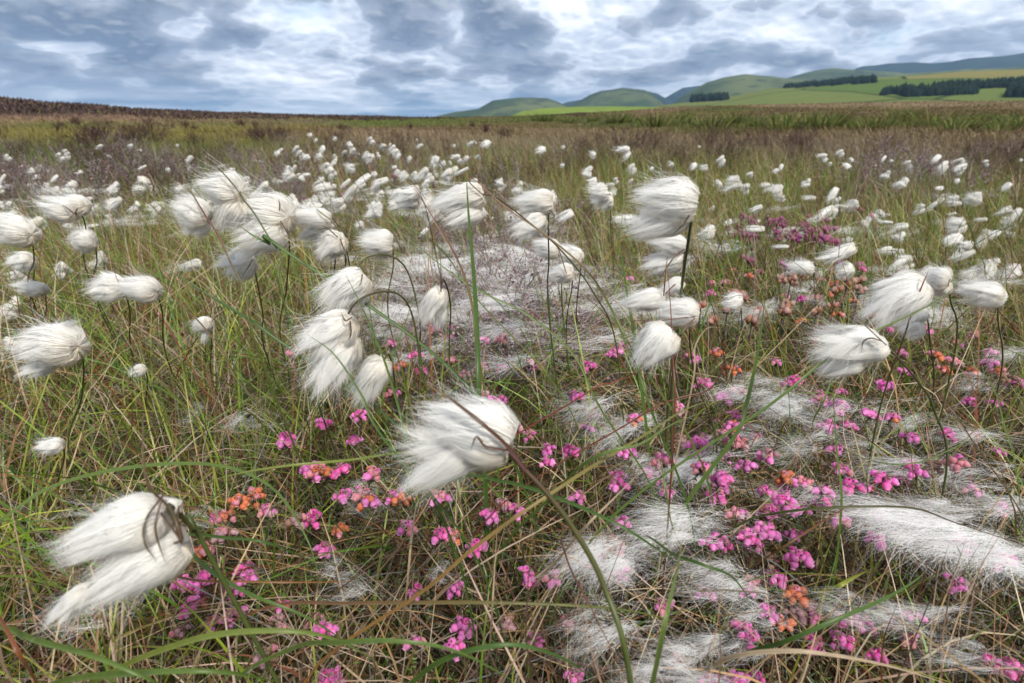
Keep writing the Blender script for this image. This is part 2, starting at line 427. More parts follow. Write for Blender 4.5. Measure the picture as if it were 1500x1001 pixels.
ridge('fields', [(960, 156), (1040, 147), (1068, 143), (1130, 132), (1185, 127), (1250, 119), (1330, 113.5), (1420, 108), (1500, 105), (1700, 100)], 2300, 1500, M_FIELD, base=-28, rough=.15, seed=9, fall=.7)
ridge('fields', [(735, 176), (765, 163), (800, 158.5), (850, 156.5), (900, 156), (960, 157), (1010, 162)], 1700, 500, M_LIME, base=-18, rough=.1, seed=10)

# ------------------------------------------------------------------ far conifer plantations
def field_z(px, D):
    """height of the green field at distance D below pixel column px"""
    sky_pts = [(960, 156), (1040, 147), (1068, 143), (1130, 132), (1185, 127), (1250, 119), (1330, 113.5), (1420, 108), (1500, 105), (1700, 100)]
    py = np.interp(px, [p[0] for p in sky_pts], [p[1] for p in sky_pts]); d = ray(px, py); h = math.hypot(d[0], d[1])
    zt = CAM_H + 2300 * d[2] / h; s = 1 - (2300 - D) / 1500
    f = (s * s * (3 - 2 * s)) ** .7
    return -28 + (zt + 28) * f
def plantation(label, spans, group='dark conifer plantations on the fields', n=260):
    """spans: (px0, px1, py_base0, py_base1, height_px0, height_px1)"""
    g = Geo(); first = None
    for (a, b, yb0, yb1, h0, h1) in spans:
        m = int(n * (b - a) / 100) + 30
        for k in range(m):
            u = (k + random.random()) / m; px = a + (b - a) * u; pyb = yb0 + (yb1 - yb0) * u; hp = (h0 + (h1 - h0) * u) * .85
            # distance where the field is seen at pyb
            best, bd = 1500, 9e9
            for D in range(900, 2300, 50):
                _, yy, _ = proj(np.array([0, D, 0.0]))
                d = ray(px, pyb); hh_ = math.hypot(d[0], d[1]); zr = CAM_H + D * d[2] / hh_
                e = abs(zr - field_z(px, D))
                if e < bd: bd, best = e, D
            D = best + random.uniform(-5, 45); z = field_z(px, D)
            d = ray(px, pyb); hh_ = math.hypot(d[0], d[1]); x, y = d[0] / hh_ * D, d[1] / hh_ * D
            H = hp / F * D * random.choice([random.uniform(.55, .9), random.uniform(.9, 1.3)]); rad = H * random.uniform(.2, .34)
            if first is None: first = (x, y, z)
            tint = random.uniform(.7, 1.3)
            col = np.array([.014, .026, .014]) * tint
            rings = [(.0, .55), (.22, 1.0), (.5, .8), (.78, .42)]
            V = []
            for (hz_, rf) in rings:
                for q in range(6):
                    th = q * math.pi / 3 + hz_ * 2; rr_ = rad * rf * random.uniform(.75, 1.25)
                    V.append((x - first[0] + rr_ * math.cos(th), y - first[1] + rr_ * math.sin(th), z - first[2] - 1 + H * hz_))
            V.append((x - first[0], y - first[1], z - first[2] + H))
            Q = [(r_ * 6 + q, r_ * 6 + (q + 1) % 6, (r_ + 1) * 6 + (q + 1) % 6, (r_ + 1) * 6 + q) for r_ in range(3) for q in range(6)]
            T = [(18 + q, 18 + (q + 1) % 6, 24) for q in range(6)]
            g.add(V, col, Q, T)
    o = obj('conifer_plantation', g.mesh('conifer_plantation'), M_TREE, loc=first)
    tag(o, label, 'woodland', group, 'stuff')
plantation('small dark conifer plantation where the moor skyline meets the round hill', [(1011, 1066, 150, 147, 10, 10)])
plantation('long dark shelter belt high on the green field, stepping up to the right', [(1148, 1282, 130, 121, 6, 9)])
plantation('short dark clump of conifers, lowest and leftmost of the right hand woods', [(1290, 1321, 141, 140, 8, 9)])
plantation('broad dark wood in the middle of the green fields right of the short clump', [(1322, 1432, 141, 139, 13, 8)])
plantation('long dark shelter belt running to the right edge above the broad wood', [(1362, 1510, 133, 126, 8, 9)])
plantation('dark conifer wood cut by the right edge of the picture', [(1474, 1520, 143, 141, 12, 24)])

# ------------------------------------------------------------------ haze
def haze_box():
    x0, x1, y0, y1, z0, z1 = -9800, 9800, -200, 10600, -60, 1120
    V = [(x, y, z) for x in (x0, x1) for y in (y0, y1) for z in (z0, z1)]
    Fc = [(0, 1, 3, 2), (4, 6, 7, 5), (0, 4, 5, 1), (2, 3, 7, 6), (0, 2, 6, 4), (1, 5, 7, 3)]
    m = bpy.data.materials.new('haze'); m.use_nodes = True; t = NT(m.node_tree); t.n.clear()
    v = t.node('ShaderNodeVolumePrincipled'); v.inputs['Color'].default_value = (.42, .66, 1.0, 1); v.inputs['Density'].default_value = HAZE; v.inputs['Anisotropy'].default_value = .2
    o = t.node('ShaderNodeOutputMaterial'); t.l.new(v.outputs[0], o.inputs['Volume'])
    ob = obj('haze', mesh_from('haze', V, Fc, smooth=False), m); tag(ob, kind='stuff')
HAZE = 6.2e-5
if HAZE: haze_box()

# ------------------------------------------------------------------ grass
def blades(n, x, y, L, th0, curl, az, W, C0, C1, k, z0=None, sidejit=.6, p=1.4, folded=False, g=None, wprof=None):
    s = np.linspace(0, 1, k)[None]
    ang = th0[:, None] + curl[:, None] * s ** p
    ds = L[:, None] / (k - 1)
    am = (ang[:, 1:] + ang[:, :-1]) / 2
    h = np.concatenate([np.zeros((n, 1)), np.cumsum(np.sin(am) * ds, 1)], 1)
    v = np.concatenate([np.zeros((n, 1)), np.cumsum(np.cos(am) * ds, 1)], 1)
    azs = az[:, None] + R.normal(0, .25, (n, 1)) * s
    z0 = ground(x, y) - .005 if z0 is None else z0
    Pn = np.stack([x[:, None] + h * np.cos(azs), y[:, None] + h * np.sin(azs), z0[:, None] + v], -1)
    T = unit(np.gradient(Pn, axis=1))
    rd = unit(np.stack([-np.sin(azs), np.cos(azs), np.zeros_like(azs)], -1) + R.normal(0, sidejit, (n, 1, 3)))
    S = unit(rd - T * np.sum(rd * T, -1, keepdims=True))
    wp = (1 - s ** 2.2) * .92 + .08 if wprof is None else wprof(s)
    Wd = W[:, None] * wp
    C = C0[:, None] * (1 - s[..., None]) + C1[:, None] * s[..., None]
    base = .55 + .45 * np.clip(s * 4, 0, 1)          # blade colour darkens evenly toward the foot
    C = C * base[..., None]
    g = g or Geo()
    if folded: g.folded(Pn, Wd, S, np.cross(T, S), C)
    else: g.ribbons(Pn, Wd, S, C)
    return g
def pick(pal, n, wts=None):
    pal = np.array(pal, float); wts = np.ones(len(pal)) if wts is None else np.array(wts, float)
    c = pal[R.choice(len(pal), n, p=wts / wts.sum())]
    return np.clip(c * R.uniform(.7, 1.35, (n, 1)) * R.uniform(.92, 1.08, (n, 3)), 0, 1)
GREENS = [(.15, .255, .022), (.10, .195, .02), (.215, .30, .032), (.13, .215, .04), (.29, .33, .05), (.06, .125, .016)]
STRAWS = [(.44, .33, .20), (.34, .22, .11), (.52, .42, .30), (.26, .14, .07), (.38, .29, .21)]
REDS = [(.20, .055, .025), (.13, .04, .02), (.26, .10, .035)]

def wedge(n, r0, r1, powr, a=.93, near_back=True):
    """positions in the seen wedge; radial density as r**powr"""
    u = R.random(n); e = powr + 1
    r = (r0 ** e + u * (r1 ** e - r0 ** e)) ** (1 / e) if abs(e) > 1e-6 else r0 * (r1 / r0) ** u
    az = R.uniform(-a, a, n) + 0
    return r * np.sin(az), r * np.cos(az), r
def clear_lens(x, y, L):
    d = np.hypot(x, y); return L < .05 + .5 * d

def grass_near():
    g = Geo()
    # tufted sedge and grass, 0.15 - 1.6 m
    n = 19500
    x, y, r = wedge(n, .13, 1.7, .35, 1.35)
    cx, cy = x + .03 * vnoise(x, y, 40, 4), y + .03 * vnoise(y, x, 40, 6)
    px, py, _ = proj(np.stack([cx, cy, np.full(n, .1)], -1))
    patch = vnoise(cx, cy, 5, 7)
    heath = np.clip((px - 480) / 200, 0, 1) * np.clip((py - 430) / 150, 0, 1) * .8       # flowers and fluff: fewer tall blades there
    heath = np.maximum(heath, 1.15 * np.exp(-((px - 715) / 180) ** 2 - ((py - 450) / 120) ** 2))
    keep = R.random(n) > heath * .62
    x, y, r, patch = cx[keep], cy[keep], r[keep], patch[keep]; n = len(x)
    L = R.gamma(5, .035, n) + .05; L = np.clip(L, .06, .34); ok = clear_lens(x, y, L); x, y, r, L, patch = x[ok], y[ok], r[ok], L[ok], patch[ok]; n = len(x)
    az = np.where(R.random(n) < .45, R.normal(math.pi * .95, .9, n), R.uniform(0, 2 * math.pi, n))
    col = pick(GREENS, n); isr = R.random(n) < .16; col[isr] = pick(REDS, isr.sum()); iss = R.random(n) < .22; col[iss] = pick(STRAWS, iss.sum())
    tip = col * R.uniform(.8, 1.3, (n, 1)); red = (R.random(n) < .35) & ~iss; tip[red] = tip[red] * .35 + np.array([.2, .07, .025]) * .65
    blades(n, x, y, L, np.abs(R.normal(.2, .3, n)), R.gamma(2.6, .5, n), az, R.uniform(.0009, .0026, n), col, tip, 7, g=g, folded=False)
    o = obj('meadow_grass', g.mesh('meadow_grass'), M_GRASS); tag(o, 'tangle of green and reddish grass blades between the flowers', 'grass', None, 'stuff')
def litter_near():
    g = Geo(); n = 21000
    x, y, r = wedge(n, .12, 2.0, .3, 1.15)
    L = R.uniform(.05, .20, n); az = R.uniform(0, 2 * math.pi, n)
    col = pick(STRAWS, n, [3, 3, 2, 3, 3]); dk = R.random(n) < .3; col[dk] = pick([(.10, .06, .04), (.16, .11, .08), (.2, .19, .18)], dk.sum())
    z0 = ground(x, y) + R.uniform(.0, .075, n)
    blades(n, x, y, L, R.uniform(.5, 1.35, n), R.normal(.5, .6, n), az, R.uniform(.0007, .0017, n), col, col * R.uniform(.8, 1.25, (n, 1)), 6, z0=z0, g=g, sidejit=1, p=1)
    o = obj('straw_litter', g.mesh('straw_litter'), M_DRY); tag(o, 'pale dead grass and straw matted between the living blades', 'dead grass', None, 'stuff')
def undergrowth():
    """short heath and moss shoots with needle leaves"""
    g = Geo(); n = 8500
    x, y, r = wedge(n, .14, 1.5, .3, 1.1)
    px, py, _ = proj(np.stack([x, y, np.full(n, .08)], -1))
    keep = (R.random(n) < .35 + .65 * np.clip((px - 300) / 300, 0, 1)); x, y = x[keep], y[keep]; n = len(x)
    H = R.uniform(.04, .115, n); az = R.uniform(0, 6.283, n); lean = R.uniform(0, .6, n)
    nl = 30
    t = np.linspace(.12, 1, nl)[None]
    bx = x[:, None] + H[:, None] * t * np.sin(lean)[:, None] * np.cos(az)[:, None] + .004 * np.sin(t * 5 + az[:, None]); by = y[:, None] + H[:, None] * t * np.sin(lean)[:, None] * np.sin(az)[:, None]
    bz = ground(x, y)[:, None] + H[:, None] * t * np.cos(lean)[:, None]
    ph = R.uniform(0, 6.283, (n, nl)); up = R.uniform(-.1, .9, (n, nl)); ll = R.uniform(.003, .0065, (n, nl)) * (1.15 - .5 * t)
    d = np.stack([np.cos(ph) * np.cos(up), np.sin(ph) * np.cos(up), np.sin(up)], -1)
    P0 = np.stack([bx, by, bz], -1)
    Pp = np.stack([P0, P0 + d * ll[..., None]], 2).reshape(n * nl, 2, 3)
    S = unit(np.cross(d, R.normal(0, 1, (n, nl, 3)))).reshape(n * nl, 1, 3).repeat(2, 1)
    col = pick([(.11, .18, .05), (.08, .145, .035), (.15, .18, .09), (.18, .20, .13), (.12, .11, .05), (.16, .12, .07)], n)
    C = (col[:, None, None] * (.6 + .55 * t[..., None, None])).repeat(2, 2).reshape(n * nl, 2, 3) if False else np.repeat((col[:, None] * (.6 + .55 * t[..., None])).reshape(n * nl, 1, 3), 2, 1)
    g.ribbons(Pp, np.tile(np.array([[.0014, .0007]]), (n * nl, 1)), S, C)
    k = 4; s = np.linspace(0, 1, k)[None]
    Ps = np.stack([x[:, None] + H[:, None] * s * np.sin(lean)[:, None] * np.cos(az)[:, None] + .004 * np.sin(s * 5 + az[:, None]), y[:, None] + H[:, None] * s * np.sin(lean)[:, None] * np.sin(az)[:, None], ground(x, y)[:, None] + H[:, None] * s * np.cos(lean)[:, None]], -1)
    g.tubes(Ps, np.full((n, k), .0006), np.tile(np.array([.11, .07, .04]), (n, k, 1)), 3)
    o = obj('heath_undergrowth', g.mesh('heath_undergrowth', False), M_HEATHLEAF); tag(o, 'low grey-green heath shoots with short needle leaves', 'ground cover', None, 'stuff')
def grass_mid():
    g = Geo(); n = 62000
    x, y, r = wedge(n, 1.3, 7, .0, .95)
    x = x + .06 * vnoise(x, y, 9, 4); y = y + .06 * vnoise(y, x, 9, 6)
    px, py, _ = proj(np.stack([x, y, np.full(n, .05)], -1))
    L = np.clip(R.gamma(6, .03, n) + .06, .08, .30)
    grey = np.clip(1 - np.abs((px - 620) / 260), 0, 1) * np.clip((py - 300) / 60, 0, 1)
    grey = np.maximum(grey, .8 * np.clip((px - 820) / 60, 0, 1) * np.clip((py - 212) / 15, 0, 1) * np.clip((315 - py) / 30, 0, 1) * np.clip(.6 + 1.2 * vnoise(x, y, 1.6, 13), 0, 1))
    grey = np.maximum(grey, .85 * np.clip((470 - px) / 60, 0, 1) * np.clip((py - 205) / 15, 0, 1) * np.clip((345 - py) / 30, 0, 1))
    keep = R.random(n) > grey * .75
    x, y, r, L, px, py = x[keep], y[keep], r[keep], L[keep], px[keep], py[keep]; n = len(x)
    az = np.where(R.random(n) < .5, R.normal(math.pi * .95, .8, n), R.uniform(0, 2 * math.pi, n))
    col = pick(GREENS, n); pt = vnoise(x, y, 1.6, 3)
    iss = R.random(n) < np.clip(.30 + .25 * pt, .1, .7); col[iss] = pick(STRAWS, iss.sum()); isr = R.random(n) < .13; col[isr] = pick(REDS, isr.sum())
    zc2 = zone(x, y, R.random(n)); t = np.clip((r - 3) / 3, 0, 1)[:, None]; col = col * (1 - t) + zc2 * t
    tip = col * R.uniform(.8, 1.4, (n, 1)); red = (R.random(n) < .3) & ~iss & (r < 4); tip[red] = tip[red] * .4 + np.array([.2, .08, .03]) * .6
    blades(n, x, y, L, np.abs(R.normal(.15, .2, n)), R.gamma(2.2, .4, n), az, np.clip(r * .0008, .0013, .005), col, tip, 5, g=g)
    # matted straw between
    n = 26000; x, y, r = wedge(n, 1.5, 6, .2, .95)
    z0 = ground(x, y) + R.uniform(0, .06, n); col = pick(STRAWS + [(.16, .11, .08), (.1, .07, .05)], n) * .8
    blades(n, x, y, R.uniform(.06, .16, n), R.uniform(.5, 1.3, n), R.normal(.4, .5, n), R.uniform(0, 6.28, n), np.clip(r * .0008, .001, .004), col, col, 4, z0=z0, g=g, sidejit=1)
    o = obj('meadow_grass', g.mesh('meadow_grass'), M_GRASS); tag(o, 'green and straw grass between the far cotton heads', 'grass', None, 'stuff')
def grass_far():
    g = Geo(); n = 125000
    x, y, r = wedge(n, 5.5, 110, -1, .92)
    az_ = np.arctan2(x, y)
    px, py, _ = proj(np.stack([x, y, ground(x, y)], -1))
    tall = 1 + .6 * np.clip(vnoise(x / (1 + r * .03), y / (1 + r * .08), .8, 8) * 2, 0, 1)
    L = R.uniform(.10, .30, n) * (.75 + .25 * tall) * np.interp(r, [5, 12, 20, 60, 100], [.7, .6, .36, .42, .7])
    heather = (px < 560) & (py < 165); L[heather] *= .8
    col = zone(x, y, R.random(n) ** 1.3)
    tip = col * 1.25 + np.array([.03, .022, .012])
    az = R.normal(math.pi * .95, .9, n)
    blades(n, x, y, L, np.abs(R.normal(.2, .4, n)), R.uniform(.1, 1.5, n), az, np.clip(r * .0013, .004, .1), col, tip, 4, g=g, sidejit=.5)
    o = obj('moor_grass', g.mesh('moor_grass'), M_FAR); tag(o, 'rough moor grass in straw, gold and green bands up to the skyline', 'moorland grass', None, 'stuff')
grass_near(); litter_near(); undergrowth(); grass_mid(); grass_far()

# ------------------------------------------------------------------ heather bushes
def bush_mesh(seed, H=.22, Wd=.26, n0=18, col=(.17, .125, .115), pale=.25, r0=.0016, fine=1.0):
    rg = np.random.default_rng(seed); g = Geo()
    def grow(P0, Dr, L, k, r, colr, up=.15, wob=.18):
        n = len(P0); P = np.zeros((n, k, 3)); P[:, 0] = P0; d = Dr.copy()
        for i in range(1, k):
            d = unit(d + rg.normal(0, wob, (n, 3)) + np.array([-.03, 0, up * .5]))
            P[:, i] = P[:, i - 1] + d * (L / (k - 1))[:, None]
        g.tubes(P, np.repeat(np.linspace(1, .45, k)[None] * r, n, 0), np.repeat(colr[:, None], k, 1), 3)
        return P, d
    base = np.stack([rg.normal(0, Wd * .10, n0), rg.normal(0, Wd * .10, n0), np.zeros(n0)], 1)
    a = rg.uniform(0, 6.283, n0); sp = rg.uniform(.1, .95, n0)
    D0 = np.stack([np.cos(a) * np.sin(sp), np.sin(a) * np.sin(sp), np.cos(sp)], 1)
    cc = lambda n: np.clip(np.array(col) * rg.uniform(.6, 1.5, (n, 1)) + (rg.random((n, 1)) < pale) * np.array([.16, .15, .15]), 0, .8)
    P1, _ = grow(base, D0, H * rg.uniform(.7, 1.1, n0), 5, r0, cc(n0))
    tips = [P1]
    cur = P1
    for lev, (m, ln, r) in enumerate([(5, .42, r0 * .6), (4, .24, r0 * .42)]):
        n = len(cur); K = cur.shape[1]
        idx = rg.integers(1, K, (n, m)); P0 = cur[np.arange(n)[:, None], idx].reshape(-1, 3)
        base_d = unit(np.repeat(cur[:, -1] - cur[:, 0], m, 0)); d = unit(base_d + rg.normal(0, .55, (n * m, 3)))
        cur, _ = grow(P0, d, H * ln * rg.uniform(.6, 1.2, n * m) * fine, 4, r, cc(n * m))
        tips.append(cur)
    tw = g.mesh('heather_twigs', False)
    # dried flower beads along the last twigs
    g2 = Geo(); E = tips[-1]; n = len(E); q = 5
    for j in range(q):
        f = rg.uniform(.2, 1, n); i0 = np.minimum((f * 3).astype(int), 2); fr = f * 3 - i0
        c = E[np.arange(n), i0] * (1 - fr)[:, None] + E[np.arange(n), i0 + 1] * fr[:, None]
        d = unit(rg.normal(0, 1, (n, 3))); s_ = unit(np.cross(d, rg.normal(0, 1, (n, 3))))
        sz = rg.uniform(.0015, .0034, n)[:, None] * (r0 / .0016)
        V = np.stack([c - d * sz, c + s_ * sz * .7, c + d * sz, c - s_ * sz * .7], 1)
        colr = np.clip(np.array(col)[None] * np.array([1.25, 1.0, 1.05]) * rg.uniform(.6, 1.7, (n, 1)) + (rg.random((n, 1)) < pale * .7) * np.array([.22, .2, .2]), 0, .85)
        i = np.arange(n)[:, None] * 4 + np.arange(4)[None]
        g2.add(V.reshape(-1, 3), np.repeat(colr, 4, 0), i)
    return tw, g2.mesh('dry_flowers', False)
def make_bush(args, loc):
    tw, fl = bush_mesh(*args) if isinstance(args, tuple) else bush_mesh(**args)
    e = empty('heather_bush', loc)
    obj('twigs', tw, M_TWIG, e); obj('dry_flowers', fl, M_TWIG, e)
    return e
def copy_tree(o, parent=None):
    c = o.copy(); COL.objects.link(c)
    if parent is not None: c.parent = parent
    for ch in o.children: copy_tree(ch, c)
    return c
def behind(px):
    for lim, ph in ((140, 'behind the left edge heads'), (245, 'behind the double far left head'), (400, 'behind the upper left cluster'), (530, 'above the slim pale head'), (610, 'just left of the tall green stalk'), (720, 'behind the tall green stalk'),
                    (880, 'behind the cream head'), (1040, 'behind the tall swept head'), (1230, 'around the purple patch'), (1400, 'above the streaming head')):
        if px < lim: return ph
    return 'along the right edge'
def mid_place(px, py):
    a = 'beside the arched heads' if px < 620 else 'around the foot of the tall stalk' if px < 740 else 'left of the hanging right-centre head'
    return ('far back ' if py < 420 else 'nearer ') + a
BUSH = {'grey': [dict(seed=s, H=.17, Wd=.22, n0=22, col=(.15, .12, .125), pale=.42) for s in (1, 2, 3)],
        'brown': [dict(seed=s, H=.20, Wd=.26, n0=24, col=(.085, .058, .046), pale=.06) for s in (4, 5, 6)],
        'lichen': [dict(seed=s, H=.14, Wd=.26, n0=20, col=(.21, .18, .175), pale=.5) for s in (7, 8)],
        'dark': [dict(seed=s, H=.30, Wd=.5, n0=26, col=(.055, .036, .034), pale=.0, r0=.004) for s in (9, 10)]}
protos = {}
def put_bush(kind, px, py, sc=1.0, label='', group=None, z=None):
    """base of the bush on the ground seen at pixel px, py"""
    v = random.randrange(len(BUSH[kind])); key = (kind, v)
    # march to the ground
    d = ray(px, py); D = .3
    while D < 80:
        p = at(px, py, D)
        if p[2] <= ground(p[0], p[1]): break
        D *= 1.02
    p = at(px, py, D); p[2] = ground(p[0], p[1]) - .005
    if key not in protos: protos[key] = o = make_bush(BUSH[kind][v], p)
    else: o = copy_tree(protos[key]); o.location = tuple(p)
    o.scale = (sc * random.uniform(.9, 1.15),) * 2 + (sc * random.uniform(.85, 1.15),); o.rotation_euler = (0, 0, random.uniform(0, 6.28))
    tag(o, label, 'heather bush', group); return o
# left band of grey-purple heather
for i in range(64):
    px = random.uniform(-20, 450); py = random.uniform(240, 372) - max(0, px - 250) * .12
    put_bush(random.choice(['grey', 'brown', 'grey']), px, py, random.uniform(.8, 1.25), 'low grey-purple heather bush ' + behind(px), 'grey-purple heather ' + behind(px))
# centre twigs under the caught fluff
for i in range(64):
    px = random.gauss(715, 105); py = random.uniform(335, 600)
    if px < 520 and py > 450 or px > 930: continue
    put_bush(random.choice(['lichen', 'grey']), px, py, random.uniform(.55, .95), 'low leafless grey heather twigs ' + mid_place(px, py), 'grey heather twigs ' + mid_place(px, py))
for i in range(52):
    px = random.uniform(430, 1500); py = random.uniform(232, 325)
    put_bush(random.choice(['brown', 'grey']), px, py, random.uniform(.8, 1.3), 'low brown heather bush among far cotton heads ' + behind(px), 'brown heather ' + behind(px))
for i in range(30):
    px = random.uniform(430, 1500); py = random.uniform(285, 400)
    put_bush(random.choice(['lichen', 'grey', 'brown']), px, py, random.uniform(.4, .7), 'small heather tuft low in the grass ' + behind(px), 'small heather tufts ' + behind(px))
put_bush('brown', 905, 262, 1.55, 'large dark brown heather bush in the distance above the right cotton head')
put_bush('brown', 868, 250, 1.1, 'dark heather bush left of and adjoining the large dark brown one')
put_bush('grey', 1312, 318, 1.75, 'tall spiky grey heather bush standing above the others on the right')
put_bush('grey', 1262, 300, 1.2, 'broad grey heather bush just left of the tall spiky one')
put_bush('brown', 150, 262, 1.3, 'dark brown heather bush behind the grey band at far left')
put_bush('brown', 222, 218, 1.6, 'lone dark heather clump in the golden grass on the left')
put_bush('brown', 400, 222, 1.4, 'lone dark heather clump in the straw grass left of centre')
for i in range(26):
    px = random.uniform(-10, 760); py = random.uniform(186, 226)
    put_bush('dark', px, py, random.uniform(.35, .65), 'dark heather clump in rough grass under the skyline ' + behind(px), 'dark heather clumps ' + behind(px))
# the heather bank on the left skyline
def heather_bank():
    rg = R; g = Geo(); n = 45000
    az = rg.uniform(-.95, .12, n); rc = np.interp(az, [-.75, -.2, .1], [24, 45, 70])
    r = rc * rg.uniform(.62, 1.02, n)
    x = r * np.sin(az); y = r * np.cos(az)
    px, py, _ = proj(np.stack([x, y, ground(x, y)], -1))
    thr = np.interp(px, [0, 200, 400, 600, 760], [166, 172, 175, 175, 168]) + 4 * vnoise(x, y, .5, 4)
    keep = (py < thr); x, y, r = x[keep], y[keep], r[keep]; n = len(x)
    H = rg.uniform(.03, .17, n) * (.8 + .5 * np.clip(vnoise(x, y, 1.4, 9), 0, 1))
    col = np.clip(np.array([.055, .037, .036]) * rg.uniform(.5, 1.9, (n, 1)) + (rg.random((n, 1)) < .12) * np.array([.05, .06, .0]), 0, 1)
    blades(n, x, y, H, rg.uniform(0, .7, n), rg.uniform(0, .5, n), rg.uniform(0, 6.28, n), np.clip(r * .0016, .01, .12), col, col * 1.3, 3, g=g, sidejit=.8, wprof=lambda s: .4 + 1.2 * s * (1.35 - s))
    o = obj('heather_bank', g.mesh('heather_bank', False), M_TWIG); tag(o, 'dark brown heather covering the bank on the left skyline', 'heather', None, 'stuff')
heather_bank()

# ------------------------------------------------------------------ rush clumps on the right
def rush_mesh(seed):
    global R
    keep = R; R = np.random.default_rng(seed); n = 150
    x = R.normal(0, .16, n); y = R.normal(0, .16, n); a = np.arctan2(y, x)
    col = pick([(.08, .115, .026), (.11, .14, .03), (.07, .09, .02), (.2, .17, .07)], n)
    g = blades(n, x, y, R.uniform(.35, .75, n), R.uniform(.05, .5, n), R.uniform(.1, .6, n), a, R.uniform(.012, .022, n), col, col * 1.2 + .01, 4, z0=np.zeros(n) - .03)
    R = keep; return g.mesh('rush_stems')
rush = [rush_mesh(s) for s in (21, 22, 23)]; rush0 = [None] * 3
def on_ground(px, py, hi=120):
    D = .2
    while D < hi:
        p = at(px, py, D)
        if p[2] <= ground(p[0], p[1]): break
        D *= 1.01
    p = at(px, py, D); p[2] = ground(p[0], p[1]); return p
RUSHES = [(905, 181), (928, 180), (960, 186), (1005, 184), (1040, 188), (1078, 182), (1110, 188), (1150, 193), (1165, 186), (1200, 190), (1240, 186), (1275, 193), (1300, 184), (1335, 190), (1370, 186), (1400, 194), (1430, 188), (1465, 195), (1490, 188), (870, 178), (835, 180), (795, 178), (1130, 176), (1220, 176), (1320, 175), (1440, 176), (1000, 174)]
for (px, py) in RUSHES:
    v = random.randrange(3); p = on_ground(px, py)
    o = obj('rush_clump', rush[v], M_FAR, loc=p); s = random.uniform(.35, .7); o.scale = (s * 2.4, s * 2, s); o.rotation_euler = (0, 0, random.uniform(0, 6.28))
    tag(o, 'dark green clump of rushes in the grass of the far right moor', 'rush clump', 'rush clumps on the right of the moor')

